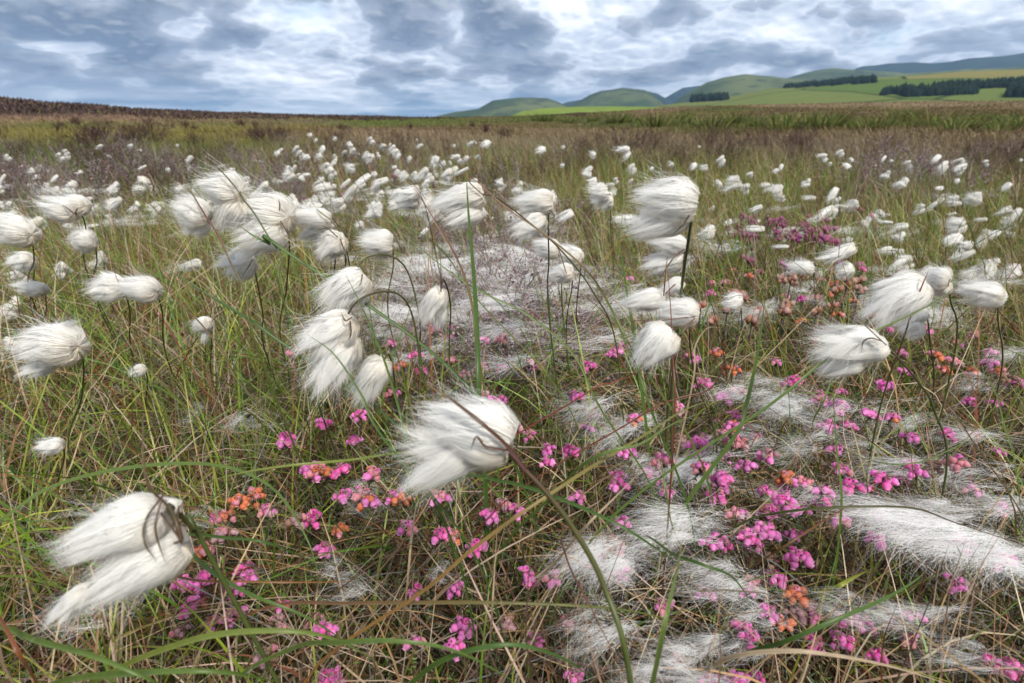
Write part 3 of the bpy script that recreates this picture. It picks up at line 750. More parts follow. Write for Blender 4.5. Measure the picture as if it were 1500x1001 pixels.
# ------------------------------------------------------------------ cotton
WHITE = np.array([.90, .895, .875]); CREAM = np.array([.84, .70, .47])
def tuft(seed, n, k, w0, wild=.2, clumps=40, fly=.05, hull=True, lenv=.2, splay=1.0, cw=.5, hs=.90):
    """a blown cotton tuft: seated at the origin, streaming along +X, about 1 long and 0.7 across"""
    rg = np.random.default_rng(seed); g = Geo()
    phi = rg.uniform(0, 2 * math.pi, n); rho = rg.random(n) ** .3
    ca = rg.uniform(0, 2 * math.pi, clumps); cr = rg.uniform(.15, 1.0, clumps) ** .6; cl = rg.uniform(.72, 1.06, clumps) - .22 * (1 - np.abs(np.sin(ca * .5 + 1)))
    cen = np.stack([np.cos(ca) * cr, np.sin(ca) * cr], 1)
    own = np.stack([np.cos(phi) * rho, np.sin(phi) * rho], 1)
    ci = np.argmin(((own[:, None] - cen[None]) ** 2).sum(-1) + rg.normal(0, .02, (n, clumps)), 1)
    s = np.linspace(0, 1, k)[None]
    Lf = (cl[ci] * (1 + rg.normal(0, lenv * .5, n)))[:, None]
    Lf = np.clip(Lf, .3, 1.35)
    Rp = np.sin(np.clip(s / .36, 0, 1) * math.pi / 2) * (1 - .50 * np.clip((s - .45) / .55, 0, 1) ** 1.3 * splay)
    wgt = (np.clip((s - .25) / .75, 0, 1) ** 1.3)[..., None] * cw
    rad = own[:, None] * (1 - wgt) + (cen[ci] * np.array([1, 1]))[:, None] * wgt
    a = Lf * (s ** 1.12) - .10 * np.sin(np.clip(s / .3, 0, 1) * math.pi) * rho[:, None]
    y = .35 * rad[..., 0] * Rp; z = .35 * rad[..., 1] * Rp
    # shared combing waves, bigger toward the tips
    cph = rg.uniform(0, 6.28, clumps)[ci][:, None]
    y = y + .05 * wild * np.sin(s * 5 + cph) * s * 2; z = z + .05 * wild * np.cos(s * 4.3 + cph * 1.7) * s * 2 - .06 * s ** 2
    y = y + rg.normal(0, .020, (n, 1)) * s + .010 * wild * np.sin(s * 13 + rg.uniform(0, 6.28, (n, 1))); z = z + rg.normal(0, .020, (n, 1)) * s
    f = rg.random(n) < fly
    fy = rg.normal(0, .22, (n, 1)) * f[:, None]; fz = rg.normal(0.04, .22, (n, 1)) * f[:, None]
    y = y + fy * s ** 2 + .03 * f[:, None] * np.sin(s * 7 + phi[:, None]); z = z + fz * s ** 2
    a = a + f[:, None] * rg.uniform(-.1, .3, (n, 1)) * s ** 2
    Pn = np.stack([a, y, z], -1); T = unit(np.gradient(Pn, axis=1))
    out = np.stack([np.zeros_like(y) - .15, rad[..., 0], rad[..., 1]], -1); out = unit(out + rg.normal(0, .14, (n, 1, 3)))
    S = unit(np.cross(T, out))
    W = w0 * rg.uniform(.6, 1.3, (n, 1)) * (1 - .78 * s ** 1.2)
    tone = rg.uniform(.93, 1.03, (n, 1, 1))
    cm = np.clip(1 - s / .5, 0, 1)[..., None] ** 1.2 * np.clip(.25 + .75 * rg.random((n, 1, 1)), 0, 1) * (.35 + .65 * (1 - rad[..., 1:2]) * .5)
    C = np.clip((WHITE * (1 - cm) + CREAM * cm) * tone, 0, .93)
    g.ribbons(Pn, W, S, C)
    fib = g.mesh('cotton_fibres')
    if not hull: return fib, None
    g2 = Geo(); ns, nr = 22, 12
    V = []; Cc = []
    for i in range(nr):
        t = i / (nr - 1) * .74
        rp = math.sin(min(t / .36, 1) * math.pi / 2) * (1 - .55 * max(0, (t - .4) / .6) ** 1.2) * (1 - max(0, (t - .44) / .31) ** 2) * hs
        for j in range(ns):
            th = j * 2 * math.pi / ns; bump = 1 + .07 * math.sin(3 * th + seed) + .05 * math.sin(7 * th + t * 6 + seed)
            V.append((t ** 1.12 * .95 - .10 * math.sin(min(t / .3, 1) * math.pi) * .8, .35 * rp * bump * math.cos(th), .35 * rp * bump * math.sin(th) - .05 * t * t))
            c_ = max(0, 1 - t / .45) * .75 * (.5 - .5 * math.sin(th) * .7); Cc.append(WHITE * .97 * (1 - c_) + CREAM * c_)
    Q = [(i * ns + j, i * ns + (j + 1) % ns, (i + 1) * ns + (j + 1) % ns, (i + 1) * ns + j) for i in range(nr - 1) for j in range(ns)]
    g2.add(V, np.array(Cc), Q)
    return fib, g2.mesh('cotton_core')
TUFTS = {
    'sleek': [tuft(101, 5200, 7, .0062, .15, 140, .07, lenv=.30, splay=.75, cw=.22), tuft(102, 5200, 7, .0062, .2, 120, .07, lenv=.34, splay=.85, cw=.25)],
    'wild': [tuft(111, 3600, 8, .0058, .9, 34, .10, lenv=.30, splay=.35), tuft(112, 3600, 8, .0058, .8, 40, .09, lenv=.28, splay=.5), tuft(113, 3600, 8, .0058, 1.2, 30, .12, lenv=.35, splay=.2)],
    'soft': [tuft(121, 4200, 7, .0062, .5, 55, .06, lenv=.3, splay=.7, cw=.38), tuft(122, 4200, 7, .0062, .6, 50, .07, lenv=.34, splay=.6, cw=.38), tuft(123, 4200, 7, .0062, .4, 60, .05, lenv=.3, splay=.9, cw=.38)],
    'small': [tuft(131 + i, 620, 6, .018, 1.3, 16, .14, lenv=.5, splay=.15, hs=.62) for i in range(5)],
    'tiny': [tuft(141 + i, 260, 4, .04, 1.3, 10, .2, lenv=.6, splay=.0, hs=.55) for i in range(4)],
}
def scales_mesh():
    g = Geo(); rg = np.random.default_rng(5)
    for i in range(16):
        a = i * 2.4; t = .02 + .010 * i; r = .05 + .008 * i
        c = np.array([t - .03, r * math.cos(a), r * math.sin(a)]); d = unit(np.array([.9, math.cos(a) * .55, math.sin(a) * .55])); s_ = unit(np.cross(d, c + 1e-3)); L = .15 + .03 * math.sin(i * 3)
        V = [c - s_ * .028, c + s_ * .028, c + d * L * .6 + s_ * .018, c + d * L, c + d * L * .6 - s_ * .018]
        g.add(V, np.array([.16, .10, .07]) * rg.uniform(.6, 1.7), None, [(0, 1, 2), (0, 2, 4), (4, 2, 3)])
    return g.mesh('scales', False)
SCALES = scales_mesh()
def orient(o, d, roll=0.0):
    d = Vector(d).normalized(); up = Vector((0, 0, 1)); y = up.cross(d).normalized(); z = d.cross(y)
    m = Matrix((d, y, z)).transposed().to_4x4()
    o.rotation_euler = (m @ Matrix.Rotation(roll, 4, 'X')).to_euler()
tuft_proto = {}
def put_tuft(parent, base, tip, wid, kind, var=None, roll=None, scales=True):
    """base and tip relative to the plant, width in metres"""
    i = random.randrange(len(TUFTS[kind])) if var is None else var % len(TUFTS[kind])
    fib, core = TUFTS[kind][i]
    d = np.asarray(tip) - np.asarray(base); L = float(np.linalg.norm(d))
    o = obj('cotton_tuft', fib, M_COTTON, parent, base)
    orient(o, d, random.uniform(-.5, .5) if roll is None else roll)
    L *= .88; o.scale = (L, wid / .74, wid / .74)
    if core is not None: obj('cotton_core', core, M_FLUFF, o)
    if scales: obj('scales', SCALES, M_STEM, o)
    return o
DARKRED = (.075, .022, .018); STEMG = (.085, .125, .03); BROWNST = (.09, .05, .03)
def tube_obj(name, pts, r0, r1, c0, c1, parent, n=22, mid=None):
    Pn = spline(pts, n)[None]; t = np.linspace(0, 1, n)
    C = np.array(c0)[None] * (1 - t)[:, None] + np.array(c1)[None] * t[:, None]
    if mid is not None: C = np.where((t < .62)[:, None], np.array(c0), np.where((t < .72)[:, None], (np.array(c0) + c1) / 2, np.array(c1)))
    g = Geo(); g.tubes(Pn, (r0 + (r1 - r0) * t)[None], C[None], 6); return obj(name, g.mesh(name), M_STEM, parent)
def blade_mesh(name, pts, w, c0, c1, n=26, fold=.35, taper0=.75, c2=None, twist=0., facing=None):
    Pn = spline(pts, n); t = np.linspace(0, 1, n)
    T = unit(np.gradient(Pn, axis=0))
    up = np.array([0, 0, 1.]) if facing is None else np.asarray(facing, float)
    fa = unit(np.array([0, -.6, .8]) if facing is None else up)
    S = unit(np.cross(T, fa[None] + 0 * T)); N = np.cross(S, T)
    ang = twist * t[:, None]; S, N = S * np.cos(ang) + N * np.sin(ang), N * np.cos(ang) - S * np.sin(ang)
    wp = w * np.minimum(taper0 + (1 - taper0) * t / .3, 1) * np.clip((1 - t) / .45, 0.04, 1) ** .7
    C = np.array(c0)[None] * (1 - t)[:, None] + np.array(c1)[None] * t[:, None]
    if c2 is not None:
        u = np.clip((t - .7) / .3, 0, 1)[:, None]; C = C * (1 - u) + np.array(c2) * u
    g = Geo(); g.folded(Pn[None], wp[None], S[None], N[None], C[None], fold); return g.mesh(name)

LAND = []           # landmarks for the labels: px, py, phrase
# each: key, label, D, tufts [(bx,by,tx,ty,w,kind)], stem pixel path from the head down (x,y,D optional), bracts
HERO = [
 dict(n='the smooth lower left head', label='big smooth white cotton head hanging low at the lower left corner', D=.235,
      tufts=[(236, 752, 84, 808, 98, 'sleek'), (266, 796, 112, 878, 92, 'sleek'), (128, 862, 76, 912, 40, 'wild'), (262, 742, 158, 745, 34, 'wild')],
      stem=[(266, 792), (258, 765), (246, 740), (262, 752), (284, 778), (300, 800)], bracts=[[(240, 725), (214, 762), (212, 795), (228, 820)], [(236, 735), (228, 775), (242, 825)], [(246, 742), (214, 700), (209, 600)]], scol=BROWNST, r=.0011),
 dict(n='the large central cotton head', label='largest white cotton head in the centre foreground crossed by a dark red stem', D=.255,
      tufts=[(748, 648, 606, 598, 118, 'soft'), (700, 650, 592, 716, 70, 'sleek'), (735, 655, 585, 640, 80, 'wild')],
      stem=[(746, 664), (770, 690), (800, 722), (840, 775), (885, 860), (925, 1010)], bracts=[[(770, 690), (745, 656), (705, 620), (660, 585), (622, 560)], [(745, 660), (712, 655), (698, 640), (690, 660)]], scol=DARKRED, r=.0013, front=True),
 dict(n='the tall right-centre cotton head', label='tall swept white cotton head on an upright dark stem right of centre', D=.37,
      tufts=[(1017, 300, 924, 288, 80, 'soft'), (1004, 318, 914, 338, 52, 'soft')],
      stem=[(1015, 306), (1013, 320), (1008, 355), (1002, 395), (996, 450), (984, 610)], bracts=[[(1010, 315), (1000, 330), (985, 345)]], scol=(.02, .02, .015), r=.0011),
 dict(n='the ragged head', label='ragged white cotton head just below the tall swept right-centre one', D=.48,
      tufts=[(1002, 360, 950, 352, 34, 'wild'), (1000, 376, 942, 392, 34, 'wild')], stem=[(1003, 365), (1000, 400), (990, 470), (985, 560)], bracts=[[(1003, 365), (985, 380), (960, 420)]], scol=DARKRED),
 dict(n='the level tuft', label='level white tuft blown left with a small tuft behind it right of centre', D=.46,
      tufts=[(970, 436, 906, 446, 38, 'soft'), (1000, 412, 962, 432, 26, 'soft')], stem=[(972, 434), (978, 450), (984, 520), (975, 640)], bracts=[[(972, 434), (975, 400), (978, 372)]], scol=(.12, .04, .03)),
 dict(n='the rounded head', label='rounded white cotton head on red stalks below the level tuft right of centre', D=.42,
      tufts=[(1020, 460, 962, 452, 50, 'soft')], stem=[(1019, 466), (1010, 490), (1020, 560), (1050, 660)], bracts=[[(1018, 466), (996, 490), (975, 505)], [(1019, 464), (960, 470), (905, 470)]], scol=DARKRED),
 dict(n='the thick-stalked head', label='full white cotton head hanging down-left on a thick stem right of centre', D=.40,
      tufts=[(982, 484, 926, 536, 66, 'soft')], stem=[(984, 484), (990, 500), (985, 560), (976, 650)], bracts=[[(984, 484), (1000, 478), (1018, 468)]], scol=(.11, .06, .03), r=.0013),
 dict(n='the upper arched head', label='white cotton head hanging from the upper of two arched stems left of centre', D=.44,
      tufts=[(533, 404, 466, 454, 60, 'wild')], stem=[(531, 402), (524, 392), (540, 376), (572, 375), (598, 400), (615, 470), (622, 560)], bracts=[[(531, 402), (528, 416), (518, 425)], [(524, 392), (536, 380), (530, 402)]], scol=(.10, .09, .03)),
 dict(n='the lower arched head', label='long white cotton head hanging from the lower of two arched stems left of centre', D=.38,
      tufts=[(514, 468, 444, 512, 66, 'wild'), (512, 492, 462, 572, 60, 'wild')], stem=[(513, 470), (510, 460), (528, 438), (562, 427), (590, 436), (606, 470), (616, 540), (620, 640)], bracts=[[(513, 470), (514, 490), (508, 500)], [(516, 465), (506, 470), (500, 458)]], scol=(.07, .03, .02)),
 dict(n='the low tuft', label='pale cotton tuft hanging below the arched heads beside a pink flower', D=.42,
      tufts=[(562, 528, 518, 592, 48, 'wild')], stem=[(562, 528), (570, 520), (578, 560), (580, 640)], bracts=[[(558, 522), (548, 518), (536, 520)]], scol=(.10, .08, .03)),
 dict(n='the thin central tuft', label='thin white cotton tuft hanging left of the tall green central stalk', D=.48,
      tufts=[(646, 424, 616, 478, 36, 'wild'), (648, 450, 640, 486, 20, 'wild')], stem=[(646, 424), (650, 410), (660, 450), (662, 560)], bracts=[[(646, 428), (646, 405), (645, 372)]], scol=(.06, .04, .02)),
 dict(n='the tall stalk pair', label='large white cotton head with a second tuft below crossed by the tall green stalk', D=.47,
      tufts=[(706, 284, 630, 304, 50, 'soft'), (700, 308, 655, 330, 36, 'soft')], stem=[(706, 285), (728, 290), (770, 322), (820, 365), (870, 430), (905, 520)], bracts=[[(706, 285), (690, 270), (680, 255)], [(706, 286), (722, 278), (740, 286)]], scol=(.09, .05, .03)),
 dict(n='the cream head', label='cream and white cotton head on an upright stem right of the tall green stalk', D=.50,
      tufts=[(810, 296, 752, 296, 44, 'soft'), (796, 318, 750, 344, 36, 'wild')], stem=[(806, 308), (803, 325), (804, 380), (805, 470)], bracts=[[(806, 308), (812, 318), (800, 322)]], scol=(.03, .03, .02)),
 dict(n='the round white tuft', label='round white tuft directly below the cream head, left of two smaller ones', D=.62, tufts=[(818, 368, 780, 358, 34, 'soft')], stem=[(818, 370), (822, 400), (826, 480)], bracts=[], scol=(.1, .05, .03)),
 dict(n='the loose tuft', label='loose feathery white tuft right of the round one below the cream head', D=.62, tufts=[(852, 378, 815, 368, 32, 'wild')], stem=[(852, 380), (850, 400), (845, 480)], bracts=[], scol=(.1, .05, .03)),
 dict(n='the squat tuft', label='squat white tuft lowest of the three small ones below the cream head', D=.58, tufts=[(838, 398, 802, 404, 34, 'soft')], stem=[(838, 400), (838, 420), (830, 500)], bracts=[[(830, 402), (815, 360), (790, 340)]], scol=(.12, .05, .03)),
 dict(n='the cream bell-shaped head', label='large cream-bellied cotton head under a long green bract at upper left', D=.46,
      tufts=[(352, 282, 296, 272, 60, 'soft'), (352, 292, 322, 332, 58, 'sleek')], stem=[(356, 292), (372, 312), (395, 350), (412, 380), (424, 470)], bracts=[[(356, 292), (345, 275), (325, 252), (302, 230)]], scol=(.06, .07, .025), front=True),
 dict(n='the spiky head', label='spiky white cotton head with brown stalks at the left end of the upper left cluster', D=.46,
      tufts=[(306, 320, 248, 296, 50, 'wild'), (304, 326, 268, 340, 30, 'wild')], stem=[(302, 318), (318, 342), (338, 385), (362, 435), (380, 520)], bracts=[[(302, 318), (290, 298), (276, 275)]], scol=(.13, .035, .025), front=True),
 dict(n='the widest upper left head', label='widest fluffy cotton head in the middle of the upper left cluster', D=.48,
      tufts=[(424, 318, 340, 304, 70, 'soft'), (418, 334, 345, 352, 64, 'sleek'), (400, 345, 350, 378, 30, 'wild')], stem=[(418, 322), (424, 360), (420, 420), (416, 520)], bracts=[[(408, 315), (410, 302), (408, 292)], [(408, 318), (425, 350), (430, 362)]], scol=(.08, .05, .03)),
 dict(n='the slim pale head', label='slim smooth cotton head at the right of the upper left cluster', D=.50, tufts=[(484, 322, 424, 314, 34, 'sleek')], stem=[(484, 322), (500, 345), (512, 390), (518, 470)], bracts=[[(484, 322), (470, 312), (462, 305)]], scol=(.09, .09, .03)),
 dict(n='the small sleek head', label='small sleek cotton head tucked under the slim one at upper left', D=.51, tufts=[(482, 332, 442, 348, 32, 'sleek')], stem=[(482, 332), (492, 360), (498, 460)], bracts=[], scol=(.09, .07, .03)),
 dict(n='the beige shaggy head', label='beige shaggy head with dark stalks, rightmost of the upper left cluster', D=.50, tufts=[(502, 350, 462, 372, 44, 'wild')], stem=[(500, 350), (506, 380), (512, 470)], bracts=[[(498, 350), (506, 372), (510, 395)], [(495, 348), (480, 335), (470, 330)]], scol=(.05, .03, .02)),
 dict(n='the fan-shaped head', label='fan-shaped white cotton head below the upper left cluster', D=.55, tufts=[(370, 380, 324, 394, 48, 'wild')], stem=[(370, 380), (374, 400), (385, 460), (390, 520)], bracts=[[(370, 380), (362, 395), (350, 412)]], scol=(.1, .05, .03)),
 dict(n='the dull round head', label='rather dull round cotton head between the cluster and the centre', D=.62, tufts=[(574, 358, 524, 352, 48, 'soft')], stem=[(574, 358), (576, 390), (570, 470)], bracts=[], scol=(.1, .05, .03)),
 dict(n='the small forked head', label='small white head beside a reddish leaf tip above the dull round one', D=.72, tufts=[(614, 280, 584, 284, 26, 'soft'), (612, 292, 578, 300, 26, 'wild')], stem=[(614, 282), (625, 310), (640, 380)], bracts=[[(616, 284), (606, 270), (600, 262)]], scol=(.14, .05, .03)),
 dict(n='the smooth left head', label='smooth white egg-shaped cotton head, right of a close pair on the left', D=.52, tufts=[(230, 428, 174, 414, 44, 'sleek')], stem=[(230, 428), (238, 460), (250, 540)], bracts=[[(230, 428), (246, 424), (240, 440)]], scol=(.05, .06, .02)),
 dict(n='the feathery left head', label='feathery cotton head with red stalks, left of a close pair on the left', D=.54, tufts=[(182, 420, 124, 428, 40, 'wild'), (175, 410, 150, 402, 16, 'wild')], stem=[(180, 424), (190, 455), (200, 540)], bracts=[[(180, 424), (172, 410), (168, 400)]], scol=(.14, .05, .03)),
 dict(n='the upper far left head', label='double white cotton head with brown stalks near the left edge', D=.60, tufts=[(108, 312, 60, 298, 40, 'soft'), (126, 302, 88, 298, 34, 'wild')], stem=[(110, 312), (125, 330), (135, 420)], bracts=[[(112, 316), (98, 305), (90, 300)]], scol=(.12, .05, .03)),
 dict(n='the spiky far left head', label='spiky white cotton head just below the double one near the left edge', D=.62, tufts=[(138, 352, 100, 352, 36, 'wild')], stem=[(138, 354), (142, 380), (145, 450)], bracts=[], scol=(.1, .05, .03)),
 dict(n='the left edge head', label='white cotton head with orange scales cut by the left edge', D=.58, tufts=[(46, 344, -20, 334, 48, 'wild'), (38, 330, -10, 318, 26, 'soft')], stem=[(46, 346), (50, 380), (52, 450)], bracts=[], scol=(.14, .08, .03)),
 dict(n='the second left edge head', label='small white head directly under the one cut by the left edge', D=.66, tufts=[(48, 378, 15, 388, 30, 'wild')], stem=[(48, 380), (50, 400), (52, 470)], bracts=[], scol=(.1, .05, .03)),
 dict(n='the third left edge tuft', label='ragged tuft low by the left edge beside another below two heads', D=.66, tufts=[(66, 424, 25, 420, 24, 'wild')], stem=[(66, 426), (68, 450), (70, 500)], bracts=[], scol=(.1, .05, .03)),
 dict(n='the shaggy far left head', label='big shaggy round cotton head with curly wisps at the far left', D=.42, tufts=[(114, 508, 22, 500, 70, 'wild'), (70, 490, 110, 476, 24, 'wild'), (80, 530, 30, 548, 26, 'wild')], stem=[(112, 512), (122, 530), (120, 580), (105, 680)], bracts=[], scol=(.08, .09, .03)),
 dict(n='the dangling tuft', label='tiny cotton tuft with a dangling lock in the green grass on the left', D=.62, tufts=[(306, 472, 284, 480, 26, 'soft'), (302, 478, 298, 506, 12, 'wild')], stem=[(306, 472), (310, 500), (312, 560)], bracts=[], scol=(.08, .1, .03)),
 dict(n='the drooping tuft', label='small drooping dull tuft in the grass below the dangling one', D=.55, tufts=[(212, 538, 190, 550, 18, 'wild')], stem=[(212, 538), (216, 560), (218, 620)], bracts=[], scol=(.08, .1, .03)),
 dict(n='the pair on the right', label='double-lobed white cotton head with curved red stalks on the right', D=.36, tufts=[(1298, 506, 1240, 520, 44, 'sleek'), (1280, 500, 1186, 508, 62, 'wild'), (1262, 524, 1196, 546, 44, 'soft')],
      stem=[(1298, 506), (1320, 530), (1345, 560), (1368, 600), (1385, 700)], bracts=[[(1292, 500), (1275, 496), (1264, 502), (1262, 518)], [(1298, 506), (1270, 480), (1250, 460)]], scol=(.06, .03, .03)),
 dict(n='the streaming head', label='long streaming cotton head on a bent red stem at the right', D=.43, tufts=[(1350, 418, 1268, 478, 60, 'wild'), (1346, 412, 1275, 432, 44, 'wild'), (1345, 440, 1318, 455, 26, 'soft')],
      stem=[(1342, 440), (1335, 460), (1322, 500), (1300, 560), (1280, 640)], bracts=[[(1342, 440), (1352, 415), (1360, 398)]], scol=(.18, .06, .03)),
 dict(n='the crumpled head', label='crumpled white cotton head at the right end of the streaming one', D=.44, tufts=[(1390, 412, 1350, 402, 40, 'wild'), (1388, 415, 1362, 432, 30, 'soft')], stem=[(1388, 416), (1392, 440), (1398, 520)], bracts=[], scol=(.1, .08, .03)),
 dict(n='the leaf-crossed tuft', label='soft tuft behind a green leaf below the streaming head', D=.50, tufts=[(1358, 458, 1330, 468, 24, 'sleek'), (1350, 475, 1318, 490, 36, 'soft')], stem=[(1358, 460), (1362, 500), (1366, 580)], bracts=[], scol=(.04, .02, .015)),
 dict(n='the lone right edge head', label='lone rounded cotton head near the right edge with wisps blown left', D=.46, tufts=[(1464, 432, 1404, 424, 38, 'wild'), (1464, 432, 1428, 440, 36, 'soft')], stem=[(1460, 440), (1462, 470), (1464, 560)], bracts=[], scol=(.08, .1, .03)),
 dict(n='the lone grass head', label='small lone white head in the grass right of the level tuft', D=.70, tufts=[(1084, 440, 1056, 440, 30, 'wild')], stem=[(1084, 442), (1086, 460), (1088, 520)], bracts=[], scol=(.1, .05, .03)),
 dict(n='the flat head', label='small flat white head on the right slope above the orange flowers', D=.82, tufts=[(1190, 392, 1152, 392, 24, 'soft')], stem=[(1190, 392), (1192, 410), (1194, 460)], bracts=[], scol=(.1, .05, .03)),
 dict(n='the head beside a red leaf', label='small bright head right of a red-tipped leaf above the right flowers', D=.82, tufts=[(1246, 392, 1224, 400, 26, 'soft')], stem=[(1246, 392), (1248, 410), (1250, 460)], bracts=[], scol=(.14, .05, .03)),
 dict(n='the wispy right middle head', label='wispy white head above and right of the small flat one', D=.80, tufts=[(1252, 362, 1200, 380, 24, 'wild')], stem=[(1250, 364), (1246, 400), (1240, 460)], bracts=[[(1228, 378), (1230, 360), (1236, 340)]], scol=(.14, .05, .03)),
 dict(n='the stacked heads', label='two white heads stacked one above the other left of the tall swept head', D=.85, tufts=[(888, 280, 862, 288, 38, 'soft'), (898, 292, 876, 296, 26, 'soft'), (874, 264, 862, 268, 14, 'soft')], stem=[(890, 284), (894, 310), (896, 360)], bracts=[], scol=(.08, .08, .03)),
 dict(n='the dull left tuft', label='dull beige cotton remnant in the grass at the left, below the shaggy head', D=.42, tufts=[(92, 650, 55, 655, 26, 'wild')], stem=[(92, 652), (94, 670), (90, 740)], bracts=[], scol=(.1, .08, .03)),
]
def hero_plant(h):
    D = h['D']
    b0 = h['stem'][0]; st = h['stem']
    P3 = []
    m = len(st)
    rootpx = st[-1]
    head = at(b0[0], b0[1], D)
    dback = D if h.get('front') else D * 1.02
    for i, s_ in enumerate(st):
        f = i / (m - 1)
        P3.append(at(s_[0], s_[1], D * .98 if h.get('front') else D * (1 + .30 * max(0, f - .3))))
    # bring the last points down onto the ground: the stem stays at about the head's distance and drops
    last = P3[-1]; gz = float(ground(last[0], last[1]))
    if last[2] > gz + .01:
        drop = last[2] - gz
        P3.append(np.array([last[0] + .15 * drop, last[1] + .1 * drop, gz - .01]))
    root = P3[-1].copy()
    e = empty('cottongrass', root)
    rel = [p - root for p in P3][::-1]
    r = h.get('r', .00075)
    c_top = np.array(h['scol'])
    tube_obj('stem', rel, r * 1.15, r * .8, STEMG, c_top, e, n=40)
    ts = None
    for j, (bx, by, tx, ty, wd, kind) in enumerate(h['tufts']):
        dd = D + .006 * j if not h.get('front') else D + .004 + .006 * j
        b = at(bx, by, dd) - root; t = at(tx, ty, dd + random.uniform(-.01, .012)) - root
        k = kind
        if D > .66: k = 'small'
        q_ = .90 if D < .30 else .96; put_tuft(e, b, b + (t - b) * q_, wd * q_ / F * dd, k, scales=True)
        # thin stalk joining the tuft to the stem top
        if j > 0 or True:
            s0 = head - root
            if np.linalg.norm(b - s0) > .002:
                mid = (b + s0) / 2 + np.array([0, -.001, .003])
                tube_obj('stalk', [s0, mid, b], .0005, .0004, c_top, BROWNST, e, n=7)
    for br in h['bracts']:
        P = [at(x, y, D - .010 - .004 * (i == len(br) // 2)) - root for i, (x, y) in enumerate(br)]
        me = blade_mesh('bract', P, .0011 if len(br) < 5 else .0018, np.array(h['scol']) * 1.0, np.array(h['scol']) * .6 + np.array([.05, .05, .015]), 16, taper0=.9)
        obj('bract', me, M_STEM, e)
    tag(e, h['label'], 'cottongrass')
    LAND.append(((h['tufts'][0][0] + h['tufts'][0][2]) / 2, (h['tufts'][0][1] + h['tufts'][0][3]) / 2, h['n']))
for h in HERO: hero_plant(h)

# ---- automatic but truthful place phrases
NUM = ['', 'one', 'two', 'three', 'four', 'five', 'six', 'seven', 'eight', 'nine', 'ten']
ORD = ['', 'first', 'second', 'third', 'fourth', 'fifth', 'sixth', 'seventh', 'eighth', 'ninth', 'tenth']
PEND = {}
LAND += [(1236, 855, 'the fat yellow leaf'), (600, 800, 'the pale straw hook'), (1380, 775, 'the dense fluff sheet'), (1205, 690, 'the straw loop'), (810, 725, 'the orange-brown leaf'),
         (725, 850, 'the upright pale straw'), (330, 850, 'the curly straw hook'), (702, 545, 'the tall stalk foot'), (1100, 560, 'the broad upright leaf'), (980, 890, 'the pale upright leaf'), (1150, 970, 'the bottom right straw arch'), (400, 730, 'the arching leaf bend'), (1226, 640, 'the right pair stalk'), (500, 985, 'the bottom green arch')]
def by_landmark(o, px, py, what):
    b = min(LAND, key=lambda l: math.hypot(l[0] - px, (l[1] - py)))
    dx, dy = px - b[0], py - b[1]
    side = ('right of' if dx > 0 else 'left of') if abs(dx) > abs(dy) else ('below' if dy > 0 else 'above')
    dist = math.hypot(dx, dy); pre = 'just ' if dist < 70 else ('well ' if dist > 170 else '')
    PEND.setdefault(f'{what} {pre}{side} {b[2]}', []).append((px, py, o))
def resolve_labels():
    for k, v in PEND.items():
        v.sort(key=lambda q: q[0])
        if len(v) == 1: v[0][2]['label'] = k; continue
        for i, (_, _, o) in enumerate(v):
            n = len(v); first = 'leftmost' if i == 0 else 'rightmost' if i == n - 1 else (ORD[i + 1] + ' from left' if i + 1 <= 10 else {11:'eleventh',12:'twelfth',13:'thirteenth',14:'fourteenth',15:'fifteenth',16:'sixteenth'}.get(i+1, str(i+1)+'th') + ' from left')
            o['label'] = f'{k}, {first} of {NUM[n] if n <= 10 else n}'

# ------------------------------------------------------------------ the far cotton heads: copies of a few plants
def far_plant(seed, tk, ntuft):
    random.seed(seed)
    e = empty('cottongrass', (0, 0, 0)); H = .30
    head = np.array([-.05, 0, H])
    tube_obj('stem', [(0, 0, -.01), (.005, 0, H * .5), (-.02, 0, H * .85), head], .0012, .0009, STEMG, BROWNST, e, n=8)
    for j in range(ntuft):
        b = head + np.array([random.uniform(-.004, .008), random.uniform(-.01, .01), -.012 * j])
        L = random.uniform(.024, .040); d = np.array([-1, random.uniform(-.3, .3), random.uniform(-.75, .10)])
        put_tuft(e, b, b + unit(d) * L, random.uniform(.020, .030), tk, scales=(tk == 'small'))
    for j in range(1):
        obj('bract', blade_mesh('bract', [head, head + np.array([-.01, -.004, .012]), head + np.array([random.uniform(-.03, .01), -.005, random.uniform(.02, .035)])], .0022, BROWNST, STEMG, 7), M_STEM, e)
    return e
FP = {'small': [far_plant(200 + i, 'small', n) for i, n in enumerate((1, 2, 3, 2, 1))], 'tiny': [far_plant(220 + i, 'tiny', n) for i, n in enumerate((1, 2, 1))]}
used = set(); random.seed(31)
